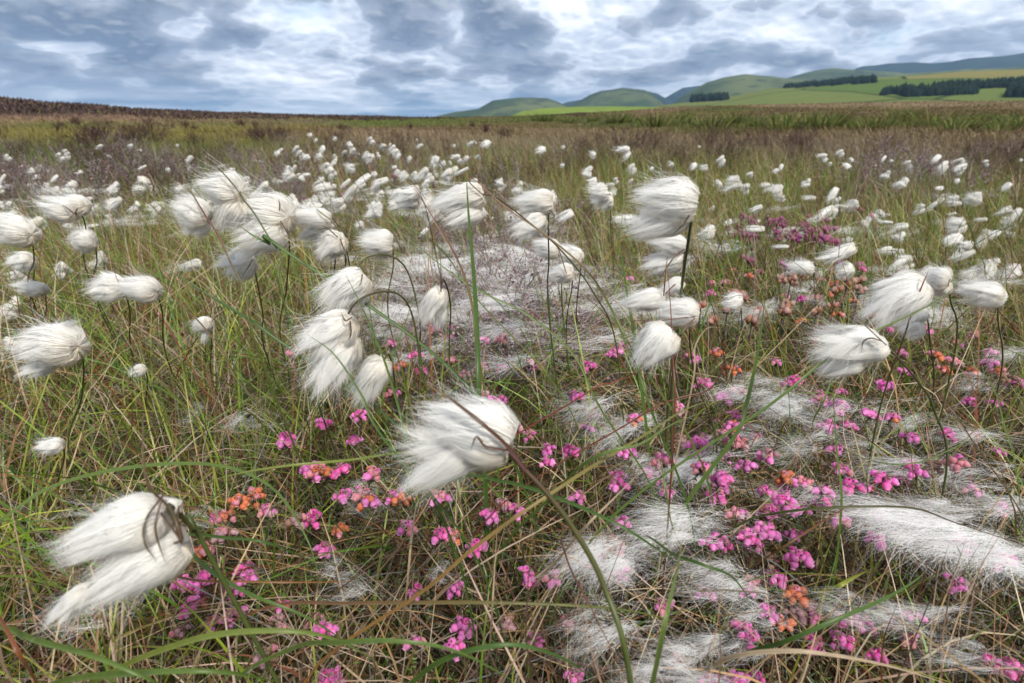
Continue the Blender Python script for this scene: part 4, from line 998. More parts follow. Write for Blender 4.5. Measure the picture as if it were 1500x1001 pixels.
def put_far(px, py, hh_=None, label=None, group=None, what=None, size=1.0):
    # distance from how large the head shows at that height in the meadow
    want = float(np.interp(py, [195, 215, 240, 280, 330, 400, 520], [9.5, 11, 13, 16.5, 21, 25, 29])) * random.uniform(.8, 1.2)
    D = .034 * F / want
    zmin = .10
    d = ray(px, py)
    if CAM_H + d[2] * D < zmin: D = (zmin - CAM_H) / d[2]
    hp = at(px, py, D); k = 'small' if D < 2.0 else 'tiny'
    v = random.randrange(len(FP[k])); pr = FP[k][v]
    if (k, v) not in used: used.add((k, v)); o = pr
    else: o = copy_tree(pr)
    s = random.uniform(.82, 1.15) * size; gx = float(ground(hp[0] + .05, hp[1])); sz = (hp[2] - gx) / .30
    az = random.uniform(-.5, .5)
    o.scale = (s, s, s); o.rotation_euler = (0, 0, az)
    for c_ in o.children:
        if c_.name.startswith('cotton_tuft'):
            q_ = c_.scale; c_.scale = (q_[0] * random.uniform(.65, 1.4), q_[1] * random.uniform(.7, 1.2), q_[2] * random.uniform(.6, 1.15)); c_.rotation_euler = (c_.rotation_euler[0] + random.uniform(-1, 1), c_.rotation_euler[1] + random.uniform(-.35, .35), c_.rotation_euler[2] + random.uniform(-.3, .3))
    off = Euler((0, 0, az)).to_matrix() @ Vector((-.05 * s, 0, .30 * s))
    o.location = (hp[0] - off.x, hp[1] - off.y, hp[2] - off.z)   # foot may reach below the turf
    tag(o, label, 'cottongrass', group)
    if what: by_landmark(o, px, py, what)
    return o
# some that the photo shows clearly
CLEAR = [(457, 198, 1.3), (492, 204, 1.2), (514, 210, 1.2), (508, 222, 1.2), (546, 202, 1), (408, 223, 1.0), (713, 206, 1.3), (797, 216, .9), (825, 216, .9), (740, 270, 1), (870, 228, .9), (900, 270, .9),
         (236, 302, 1), (150, 212, .8), (262, 213, .8), (352, 262, 1), (372, 275, 1), (395, 268, 1.1), (430, 252, 1), (490, 245, 1.2), (570, 262, 1), (555, 268, .9), (475, 285, .8), (520, 245, 1), (1235, 220, .8), (1086, 262, 1.1),
         (1098, 275, 1.1), (1052, 268, 1), (1150, 290, .8), (1195, 290, 1), (1222, 275, 1), (1255, 298, 1.1), (1328, 262, .8), (1330, 330, 1.1), (1410, 232, 1.1), (1408, 248, .8), (1402, 262, .8), (1445, 322, 1.0), (1448, 340, .9),
         (1478, 268, .9), (1490, 305, 1), (1380, 290, 1), (1240, 240, .8), (1302, 252, .8), (1060, 228, .9), (1025, 215, .6), (1340, 382, .9), (1325, 368, .8), (1405, 362, .7), (1108, 370, .7), (985, 238, .7), (928, 240, .9),
         (90, 388, .8), (150, 375, .8), (148, 330, .8), (170, 268, .8), (225, 272, .9), (180, 290, .9), (300, 385, .9), (268, 388, 1), (110, 395, .7), (20, 440, 1), (10, 500, .8), (62, 428, .8), (35, 400, 1)]
for (px, py, s) in CLEAR:
    put_far(px, py, what='small cotton head' if py > 260 else 'far cotton head', size=s)
def region(n, x0, x1, y0, y1, label, group, sz=.9, what=None):
    for i in range(n):
        px = random.uniform(x0, x1); py = y0 + (y1 - y0) * random.random()
        put_far(px, py, label=None if what else label + ' ' + behind(px), group=None if what else group + ' ' + behind(px), size=(random.random() ** 1.3 * .85 + .5) * sz, what=what)
region(74, 0, 440, 212, 335, 'small cotton head among grey heather', 'cotton heads in grey heather')
region(90, 430, 700, 205, 300, 'small cotton head in the crowded drift', 'cotton heads in the central drift', 1.05)
region(16, 440, 700, 285, 345, 'small cotton head in the loose rows nearer than the central drift', 'cotton heads in front of the central drift', what='little cotton head')
region(24, 700, 960, 215, 320, 'small far cotton head', 'far cotton heads')
region(54, 960, 1500, 222, 345, 'small cotton head over brown heather', 'cotton heads over brown heather')
region(14, 1150, 1500, 340, 400, 'small cotton head in the near grass on the right', 'cotton heads in the near right grass', what='little cotton head')

# ------------------------------------------------------------------ wisps of fluff caught on the heath
def wisp_mesh(seed, n=190, L=.055, wd=.028, th=.014, w=.00012, k=9):
    """silky strands: several locks, each fanning out from its own knot, mostly along the wind"""
    rg = np.random.default_rng(seed); g = Geo(); s = np.linspace(0, 1, k)[None]
    nk = 6; kn = rg.integers(0, nk, n); kx = rg.uniform(-.1, .5, nk) * L; ky = rg.uniform(-.5, .5, nk) * wd; kz = rg.uniform(-.3, .5, nk) * th; ka = math.pi + rg.normal(0, .28, nk)
    x0 = kx[kn] + rg.normal(0, L * .05, n); y0 = ky[kn] + rg.normal(0, wd * .06, n); z0 = kz[kn] + rg.normal(0, th * .1, n)
    ang = ka[kn] + rg.normal(0, .16, n) + rg.normal(0, .7, n) * (rg.random(n) < .35) + (rg.random(n) < .12) * math.pi; ln = rg.uniform(.35, 1.0, n) * L; cv = rg.normal(0, .5, n) + rg.normal(0, .4, nk)[kn] + rg.normal(0, 1.6, n) * (rg.random(n) < .3)
    th_ = ang[:, None] + cv[:, None] * s + .12 * np.sin(s * 6 + rg.uniform(0, 6, (n, 1)))
    X_ = x0[:, None] + np.cumsum(np.cos(th_) * ln[:, None] / (k - 1), 1); Y_ = y0[:, None] + np.cumsum(np.sin(th_) * ln[:, None] / (k - 1), 1)
    Z_ = z0[:, None] + th * .35 * np.sin(s * 3 + ka[kn][:, None] * 9) + rg.normal(0, th * .25, (n, 1)) * s - th * .5 * s * s
    P_ = np.stack([X_, Y_, Z_], -1); T = unit(np.gradient(P_, axis=1)); S = unit(np.cross(T, unit(np.array([0, -.5, .9]) + rg.normal(0, .25, (n, 1, 3)))))
    W = w * rg.uniform(.5, 1.4, (n, 1)) * (1 - .75 * s ** 1.5)
    g.ribbons(P_, W, S, np.full((n, k, 3), .92) * rg.uniform(.9, 1.0, (n, 1, 1)))
    return g.mesh('cotton_wisp')
WISPS = [wisp_mesh(300 + i) for i in range(4)] + [wisp_mesh(310 + i, 130, .05, .034, .014) for i in range(3)]
DENSE = [wisp_mesh(320 + i, 400, .075, .038, .014, .00014) for i in range(2)]
wn = 0
def put_wisp(px, py, sx=1., sy=1., z=None, dense=False, rot=None, lab=True, group=None, label=None, what='thin wisp of fluff'):
    global wn
    z = random.uniform(.11, .15) if z is None else z
    p = at_z(px, py, z)
    me = (DENSE if dense else WISPS)[random.randrange(2 if dense else 7)]
    o = obj('cotton_wisp', me, M_COTTON, loc=p); dsc = 1.0
    q_ = float(np.interp(py, [500, 700, 1000], [1, .85, .55])); o.scale = (sx * q_, sy * q_ * .85, 1.0); o.rotation_euler = (random.uniform(-.1, .35), random.uniform(-.25, .25), random.uniform(-.5, .35) if rot is None else rot)
    tag(o, label, 'cotton fluff', group)
    if lab and not label: by_landmark(o, px, py, what)
WP = [(870, 600, 1.3, 1.0), (845, 590, 1, 1), (925, 620, 1.2, 1), (905, 640, .9, 1), (1000, 685, 1.4, 1.2), (960, 690, 1, 1), (1040, 690, 1.2, 1), (990, 755, 1.3, 1.4), (965, 770, 1.2, 1.1), (1020, 775, 1.2, .9), (880, 800, 1.2, 1), (900, 815, 1, 1),
      (915, 835, 1, 1), (850, 830, .8, .7), (870, 910, 1.1, .9), (890, 935, 1, .9), (1050, 850, 1.1, 1), (1030, 835, 1, .8), (1075, 860, 1.0, .8), (1110, 890, .8, .8), (1290, 905, 1.2, .8), (1330, 915, .9, .7), (1240, 890, 1, .5),
      (1140, 585, 1.3, 1), (1175, 600, 1.3, 1), (1120, 560, 1.2, .9), (1080, 575, 1.1, .9), (1230, 600, 1.2, .8), (1290, 610, 1.3, 1), (1330, 620, 1, .8), (1060, 650, 1.2, .9), (1110, 640, 1, .8), (1160, 660, 1, .8), (1200, 640, 1, .8),
      (1270, 660, 1.2, .8), (1320, 680, 1.3, .8), (1380, 690, 1.2, .8), (1440, 700, 1.3, .8), (1430, 560, .9, .6), (1480, 520, 1, .8), (1470, 740, 1, .8), (1140, 720, 1, .6), (530, 715, .6, .5), (515, 870, .9, .3), (530, 740, .5, .6), (285, 605, .5, .5), (355, 618, .8, .4),
      (500, 835, .6, .5), (645, 840, .4, .4), (570, 480, 1, .8), (600, 500, 1, .8), (640, 510, 1, .8), (555, 550, .8, .6), (1040, 940, 1, .7), (1000, 960, 1, .8), (950, 985, .9, .8), (1180, 730, .8, .5), (1420, 640, 1, .7), (1360, 900, 1.2, .5), (1420, 960, 1.2, .6), (1020, 1000, 1.2, .7), (1090, 960, .9, .5),
      (120, 905, .8, .7), (290, 758, .5, .4)]
for (px, py, a, b) in WP: put_wisp(px, py, a, b)
for (px, py, a, b, t_) in [(1350, 775, 1.25, 1.1, 'dense sheet of white fluff over the flowers at the lower right'), (1420, 795, 1.3, 1.1, 'dense sheet of white fluff at the lower right reaching toward the edge'), (1300, 765, .8, 1, 'dense bunch of fluff at the left end of the lower right sheet'),
                           (1470, 815, .9, .8, 'dense fluff cut by the right edge at the end of the lower right sheet'), (1385, 745, 1.0, .55, 'dense fluff along the upper side of the lower right sheet')]:
    put_wisp(px, py, a, b, dense=True, label=t_, z=.15, rot=random.uniform(-.35, -.1))
for (px, py) in [(995, 770), (880, 815), (1010, 690), (1150, 590)]: put_wisp(px, py, .8, .75, dense=True, what='dense bunch of fluff')
for i in range(84):
    u, v = random.gauss(0, 1), random.gauss(0, 1); px = 700 + 110 * u; py = 395 + 62 * v
    if py < 300 or py > 540 or px < 430 or px > 930: continue
    put_wisp(px, py, random.uniform(1.1, 2.1), random.uniform(.9, 1.6), z=random.uniform(.09, .17), dense=random.random() < .12, label='thin white fluff caught in grey twigs ' + mid_place(px, py), group='fluff on twigs ' + mid_place(px, py))
for i in range(46):
    px = random.uniform(0, 460)
    put_wisp(px, random.uniform(232, 335), random.uniform(1.2, 2.4), random.uniform(1.2, 2), z=random.uniform(.12, .2), label='pale fluff caught on grey heather ' + behind(px), group='fluff on heather ' + behind(px))
for i in range(50):
    px = random.uniform(930, 1500)
    put_wisp(px, random.uniform(275, 470), random.uniform(1.0, 1.8), random.uniform(.8, 1.5), z=random.uniform(.08, .16), label='pale fluff caught in grass and heather ' + behind(px), group='fluff on the right slope ' + behind(px))
for i in range(30):
    put_wisp(random.uniform(440, 700), random.uniform(225, 310), random.uniform(1.2, 2.2), random.uniform(1, 1.8), z=random.uniform(.12, .2), label='pale fluff caught below the crowded central cotton drift', group='fluff caught under the central drift')

# ------------------------------------------------------------------ cross-leaved heath flowers
BELLC = {'p': [(.93, .20, .62), (.95, .42, .78)], 'm': [(.88, .11, .48), (.92, .28, .60)], 'o': [(.80, .22, .10), (.75, .30, .16)], 's': [(.82, .30, .38), (.85, .42, .45)], 'b': [(.36, .22, .15), (.28, .16, .12)], 'd': [(.62, .36, .40), (.55, .34, .36)]}
def bell_mesh(c0, c1, seed):
    g = Geo(); ns = 7; prof = [(0, .30), (.10, .75), (.38, 1.0), (.72, .80), (.90, .46), (1.0, .62)]
    V = []; C = []
    for i, (h, r) in enumerate(prof):
        for j in range(ns):
            a = j * 2 * math.pi / ns; q = 1 + (.06 if j % 2 else -.04)
            V.append((.0026 * r * q * math.cos(a), .0026 * r * q * math.sin(a), -.0066 * h))
            t = h; C.append(np.array(c0) * (1 - t) + np.array(c1) * t)
    Q = [(i * ns + j, i * ns + (j + 1) % ns, (i + 1) * ns + (j + 1) % ns, (i + 1) * ns + j) for i in range(len(prof) - 1) for j in range(ns)]
    g.add(V, np.array(C), Q); return g.mesh('bell')
BELLS = {k: [bell_mesh(np.array(v[0]) * f, np.array(v[1]) * f, 1) for f in (1.0, .85, .7)] for k, v in BELLC.items()}
def sprig_meshes(seed, H=.10):
    rg = np.random.default_rng(seed)
    pts = np.array([[.01 * rg.normal(), .01 * rg.normal(), -H], [.006 * rg.normal(), .006 * rg.normal(), -H * .5], [.002, 0, -H * .15], [0, 0, 0]])
    Pn = spline(pts, 12); g = Geo(); g.tubes(Pn[None], np.full((1, 12), .0006), np.tile(np.array([.16, .08, .05]), (1, 12, 1)), 4)
    st = g.mesh('stem')
    g = Geo(); n = 64; t = rg.random(n) ** .7; i = np.minimum((t * 11).astype(int), 10); c = Pn[i] * (1 - (t * 11 - i))[:, None] + Pn[i + 1] * (t * 11 - i)[:, None]
    a = rg.uniform(0, 6.28, n); up = rg.uniform(-.1, .8, n); d = np.stack([np.cos(a) * np.cos(up), np.sin(a) * np.cos(up), np.sin(up)], 1)
    L = rg.uniform(.003, .005, n)[:, None]; S = unit(np.cross(d, rg.normal(0, 1, (n, 3))))
    g.ribbons(np.stack([c, c + d * L * .6, c + d * L], 1), np.tile(np.array([[.0012, .0014, .0003]]), (n, 1)), np.repeat(S[:, None], 3, 1), np.repeat(pick([(.10, .13, .06), (.14, .16, .10), (.08, .10, .04)], n)[:, None], 3, 1))
    lv = g.mesh('leaves', False)
    g = Geo(); n = 22                                   # sepals and bud tips, woolly grey green
    a = rg.uniform(0, 6.28, n); d = np.stack([np.cos(a), np.sin(a), rg.uniform(-.3, .6, n)], 1); c = d * .002 + np.array([0, 0, .001])
    S = unit(np.cross(d, rg.normal(0, 1, (n, 3))))
    g.ribbons(np.stack([c, c + d * .0022, c + d * .0038], 1), np.tile(np.array([[.0012, .0012, .0003]]), (n, 1)), np.repeat(S[:, None], 3, 1), np.repeat(pick([(.24, .17, .12), (.20, .2, .12), (.35, .18, .18)], n)[:, None], 3, 1))
    return st, lv, g.mesh('sepals', False)
SPRIG = [sprig_meshes(400 + i) for i in range(4)]
def bell_places(rg, n):
    out = []
    for i in range(n):
        a = i * 2.4 + rg.random(); ring = 0 if i < n * .55 else 1
        r = (.0046 if ring == 0 else .0020) * rg.uniform(.8, 1.2); tilt = (1.0 if ring == 0 else .45) * rg.uniform(.7, 1.25)
        out.append(((r * math.cos(a), r * math.sin(a), (-.001 if ring == 0 else .0022) + rg.uniform(-.0015, .0015)), (0, -tilt * .9, a)))
    return out
def colour_of(code, rg):
    mixes = {'p': 'pppmp', 'm': 'mmpm', 'o': 'ooso', 'x': 'ppos', 's': 'sspd', 'b': 'bbbd', 'd': 'ddsb'}
    s = mixes[code]; return s[rg.integers(0, len(s))]
def heath(px, py, code, size=1.0, z=None, what=None, near=True):
    rg = np.random.default_rng(int(px * 13 + py * 7))
    z = random.uniform(.12, .16) - .05 * max(0, min(1, (py - 700) / 200)) if z is None else z
    p = at_z(px, py, z); e = empty('heath_flower', (p[0], p[1], p[2]))
    st, lv, sp = SPRIG[rg.integers(0, 4)]
    sc = size * rg.uniform(.9, 1.1)
    obj('stem', st, M_STEM, e); obj('leaves', lv, M_HEATHLEAF, e); obj('sepals', sp, M_HEATHLEAF, e)
    for (loc, rot) in bell_places(rg, int(rg.integers(7, 11))):
        b = obj('bell', BELLS[colour_of(code, rg)][rg.integers(0, 3)], M_PETAL, e, loc); b.rotation_euler = (rot[0], rot[1], rot[2]); k = rg.uniform(.8, 1.12); b.scale = (k * 1.25, k * 1.25, k * .95)
    sc *= .90 if py < 820 else .80; e.scale = (sc,) * 3; e.rotation_euler = (rg.uniform(.0, .5), rg.uniform(-.3, .3), rg.uniform(0, 6.28))
    nm = {'p': 'pink', 'm': 'deep magenta', 'o': 'orange', 'x': 'pink and orange', 's': 'salmon pink', 'b': 'withered brown', 'd': 'dull faded pink'}[code]
    tag(e, None, 'heath flower'); by_landmark(e, px, py, f'{nm} heath flower'); return e
# in the pixel frames of the enlarged views I read them from
Z6 = [(1045, 90, 'm'), (1045, 115, 'p'), (1182, 45, 'm'), (1165, 215, 'x'), (1185, 235, 'm'), (1125, 215, 'p'), (1240, 215, 'p'), (868, 333, 'o'), (928, 318, 'o'), (800, 382, 'm'), (830, 385, 'o'), (975, 362, 's'), (1140, 395, 'x'), (740, 510, 'x'), (895, 575, 'm'),
      (900, 610, 'p'), (870, 655, 'm'), (720, 632, 'p'), (745, 610, 'm'), (665, 630, 'p'), (735, 690, 'x'), (685, 712, 'p'), (775, 775, 'x'), (855, 740, 's'), (1030, 710, 'x'), (1190, 505, 'p'), (1180, 795, 'p'), (815, 445, 'd'), (1015, 770, 'd'), (1190, 975, 'p'), (1225, 985, 'p'),
      (660, 800, 'd'), (1150, 760, 'd'), (965, 890, 'd'), (1085, 400, 'd')]
Z7 = [(52, 152, 'm'), (170, 125, 'p'), (150, 205, 'p'), (15, 462, 'm'), (38, 310, 'x'), (105, 300, 'm'), (215, 315, 'x'), (180, 380, 's'), (200, 405, 'x'), (285, 385, 'x'), (310, 405, 'o'), (325, 490, 's'), (430, 510, 'm'), (475, 520, 'o'), (58, 560, 'p'), (115, 385, 'p'), (105, 495, 'o'), (355, 692, 'p'),
      (480, 690, 'p'), (510, 810, 'p'), (475, 880, 'p'), (350, 858, 's'), (740, 855, 'p'), (715, 640, 'p'), (725, 665, 'm'), (800, 655, 's'), (550, 552, 'm'), (625, 75, 'm'), (720, 192, 's'), (780, 235, 'p'), (855, 238, 'm'), (870, 60, 's'), (905, 165, 's'), (1060, 140, 'x'), (935, 118, 'd'),
      (1010, 345, 'p'), (880, 390, 's'), (1040, 245, 'p'), (1020, 640, 'p'), (925, 590, 'p'), (1000, 540, 'b'), (985, 570, 's'), (1165, 750, 'd'), (845, 800, 'd'), (635, 415, 'd'), (675, 435, 'p'), (600, 450, 'p'), (60, 975, 'p'), (875, 975, 'p'), (575, 65, 's'), (675, 165, 'd'), (430, 390, 's'), (775, 275, 'p'), (640, 805, 'd'), (60, 820, 'p')]
Z8 = [(180, 18, 'm'), (455, 18, 'p'), (475, 10, 'm'), (770, 30, 'p'), (560, 78, 'x'), (250, 68, 'p'), (290, 45, 's'), (620, 95, 'p'), (612, 235, 'p'), (725, 120, 'p'), (790, 130, 'x'), (580, 160, 'p'), (655, 158, 'm'), (855, 195, 'p'), (275, 158, 'x'), (240, 185, 's'), (160, 222, 'p'), (305, 215, 's'), (385, 255, 's'), (85, 95, 's'), (312, 285, 'p'),
      (240, 325, 'p'), (175, 295, 's'), (215, 390, 'm'), (295, 442, 's'), (385, 370, 'p'), (440, 405, 'p'), (490, 430, 'p'), (400, 440, 'p'), (440, 325, 'o'), (635, 300, 's'), (660, 355, 'm'), (765, 330, 'p'), (720, 365, 'x'), (840, 275, 's'), (870, 305, 'p'), (930, 290, 'b'), (1000, 275, 's'), (980, 188, 'm'), (575, 370, 'p'), (205, 530, 'p'),
      (300, 500, 'b'), (390, 500, 'p'), (330, 520, 'm'), (620, 460, 'x'), (740, 525, 'p'), (485, 585, 'p'), (420, 650, 'p'), (405, 600, 'b'), (345, 670, 's'), (330, 700, 'p'), (185, 705, 'p'), (50, 745, 's'), (95, 920, 'd'), (390, 765, 'p'), (435, 800, 'o'), (315, 815, 'm'), (330, 855, 'm'), (495, 735, 'b'), (480, 705, 'o'), (540, 775, 'p'), (545, 865, 'm'), (620, 855, 'p'),
      (705, 805, 'p'), (650, 795, 'm'), (785, 800, 's'), (860, 775, 'p'), (850, 850, 's'), (745, 905, 'm'), (1000, 670, 's'), (1015, 540, 'p'), (1140, 590, 'p'), (1165, 430, 's'), (1055, 365, 's'), (1110, 925, 'p'), (1180, 940, 'm'), (1210, 965, 's'), (100, 210, 'b'), (1195, 20, 'x'), (520, 345, 's'), (350, 975, 'm'), (275, 990, 'p'), (205, 990, 'p'), (300, 880, 'b'), (110, 120, 'd'), (45, 270, 's'), (480, 770, 'b')]
for (zx, zy, c) in Z6: heath(zx * .4006, 600 + zy * .4006, c)
for (zx, zy, c) in Z7: heath(450 + zx * .4505, 550 + zy * .4505, c)
for (zx, zy, c) in Z8: heath(950 + zx * .4505, 550 + zy * .4505, c, 1.05)
Z4 = [(845, 630, 'm'), (825, 655, 'm'), (635, 680, 's'), (692, 665, 'm'), (690, 712, 'p'), (470, 735, 'm'), (565, 780, 'm'), (590, 840, 'm'), (435, 810, 'p'), (80, 768, 's'), (760, 855, 's'), (830, 825, 's'), (900, 830, 'm'), (835, 718, 'm'), (1045, 830, 's'), (1025, 810, 's'), (1250, 820, 's'), (900, 955, 'm'), (830, 945, 's'), (1200, 940, 'p'), (710, 800, 's'), (500, 820, 'o'), (560, 515, 'p'), (900, 720, 's'), (1345, 775, 'p'), (475, 930, 's')]
for (zx, zy, c) in Z4: heath(400 + zx * .3695, 230 + zy * .3695, c, 1.1, z=random.uniform(.10, .14))
Z5 = [(440, 455, 'm'), (515, 455, 'p'), (745, 475, 'm'), (850, 460, 'o'), (930, 485, 'o'), (700, 465, 's'), (610, 385, 's'), (515, 380, 'o'), (575, 398, 'o'), (855, 425, 'o'), (950, 360, 's'), (960, 375, 'm'), (745, 550, 'o'), (600, 512, 'o'), (875, 530, 'o'), (370, 665, 'x'), (390, 680, 'p'), (460, 655, 'o'), (425, 760, 'p'), (490, 805, 'p'), (535, 785, 's'),
      (120, 650, 'p'), (145, 635, 'm'), (30, 700, 'm'), (660, 685, 's'), (710, 750, 'p'), (810, 820, 'x'), (870, 835, 'p'), (1035, 578, 'p'), (1088, 658, 'p'), (1100, 720, 'p'), (1032, 770, 'p'), (1380, 655, 'p'), (1385, 690, 'p'), (1235, 715, 'o'), (1205, 665, 'o'), (1325, 720, 'o'), (1480, 755, 'x'), (1440, 745, 'b'), (1280, 625, 's'), (1170, 580, 's'), (1330, 595, 's'), (520, 712, 'o'), (720, 415, 's'), (480, 420, 's'), (790, 470, 's'), (820, 410, 's'), (1270, 690, 's'), (1420, 720, 'o'), (165, 408, 'p'), (445, 425, 's')]
for (zx, zy, c) in Z5: heath(850 + zx * .4333, 230 + zy * .4333, c, 1.1, z=random.uniform(.11, .15))
for i in range(32): heath(random.uniform(900, 1495), random.uniform(540, 800), random.choice('ppmpsx'), .9, z=random.uniform(.09, .135))
# far small flower heads: one mesh each
def far_flower_mesh(seed, cols):
    rg = np.random.default_rng(seed); g = Geo()
    for i in range(6):
        c = np.array(cols[i % len(cols)]) * rg.uniform(.7, 1.1); o = np.array([rg.normal(0, .005), rg.normal(0, .005), rg.normal(0, .005)]); r = .0048
        V = [o + np.array(v) * r for v in ((1, 0, 0), (0, 1, 0), (-1, 0, 0), (0, -1, 0), (0, 0, 1.2), (0, 0, -1.3))]
        g.add(V, c, None, [(0, 1, 4), (1, 2, 4), (2, 3, 4), (3, 0, 4), (1, 0, 5), (2, 1, 5), (3, 2, 5), (0, 3, 5)])
    g.tubes(np.array([[[.004, 0, -.12], [0, 0, -.05], [0, 0, 0]]]), np.full((1, 3), .001), np.full((1, 3, 3), .08), 3)
    return g.mesh('heath_flower', False)
FFM = [far_flower_mesh(500 + i, [(.42, .10, .28), (.5, .16, .34)]) for i in range(2)] + [far_flower_mesh(510, [(.6, .28, .2), (.55, .35, .3)])]
# past the 300 largest: all of them in one object
FG = Geo()
def far_fl(n, x0, x1, y0, y1, kind):
    me = FFM[kind]; nv = len(me.vertices); V = np.zeros(nv * 3, np.float32); me.vertices.foreach_get('co', V); V = V.reshape(-1, 3)
    C = np.zeros(nv * 4, np.float32); me.color_attributes['Col'].data.foreach_get('color', C); C = C.reshape(-1, 4)[:, :3]
    Q = [tuple(p.vertices) for p in me.polygons if len(p.vertices) == 4]; T = [tuple(p.vertices) for p in me.polygons if len(p.vertices) == 3]
    for i in range(n):
        p = at_z(random.uniform(x0, x1), random.uniform(y0, y1), random.uniform(.11, .18)); s_ = random.uniform(.8, 1.3); q = random.uniform(0, 6.28)
        Rz = np.array([[math.cos(q), -math.sin(q), 0], [math.sin(q), math.cos(q), 0], [0, 0, 1]])
        FG.add(V @ Rz.T * s_ + p, C, Q, T)
far_fl(60, 1065, 1215, 318, 352, 0); far_fl(16, 1060, 1300, 300, 400, 1); far_fl(18, 430, 620, 235, 300, 0); far_fl(26, 1020, 1330, 400, 470, 2)
tag(obj('far_heath_flowers', FG.mesh('far_heath_flowers', False), M_PETAL), 'tiny purple and salmon heath flowers far off among the grass', 'heath flowers', None, 'stuff')

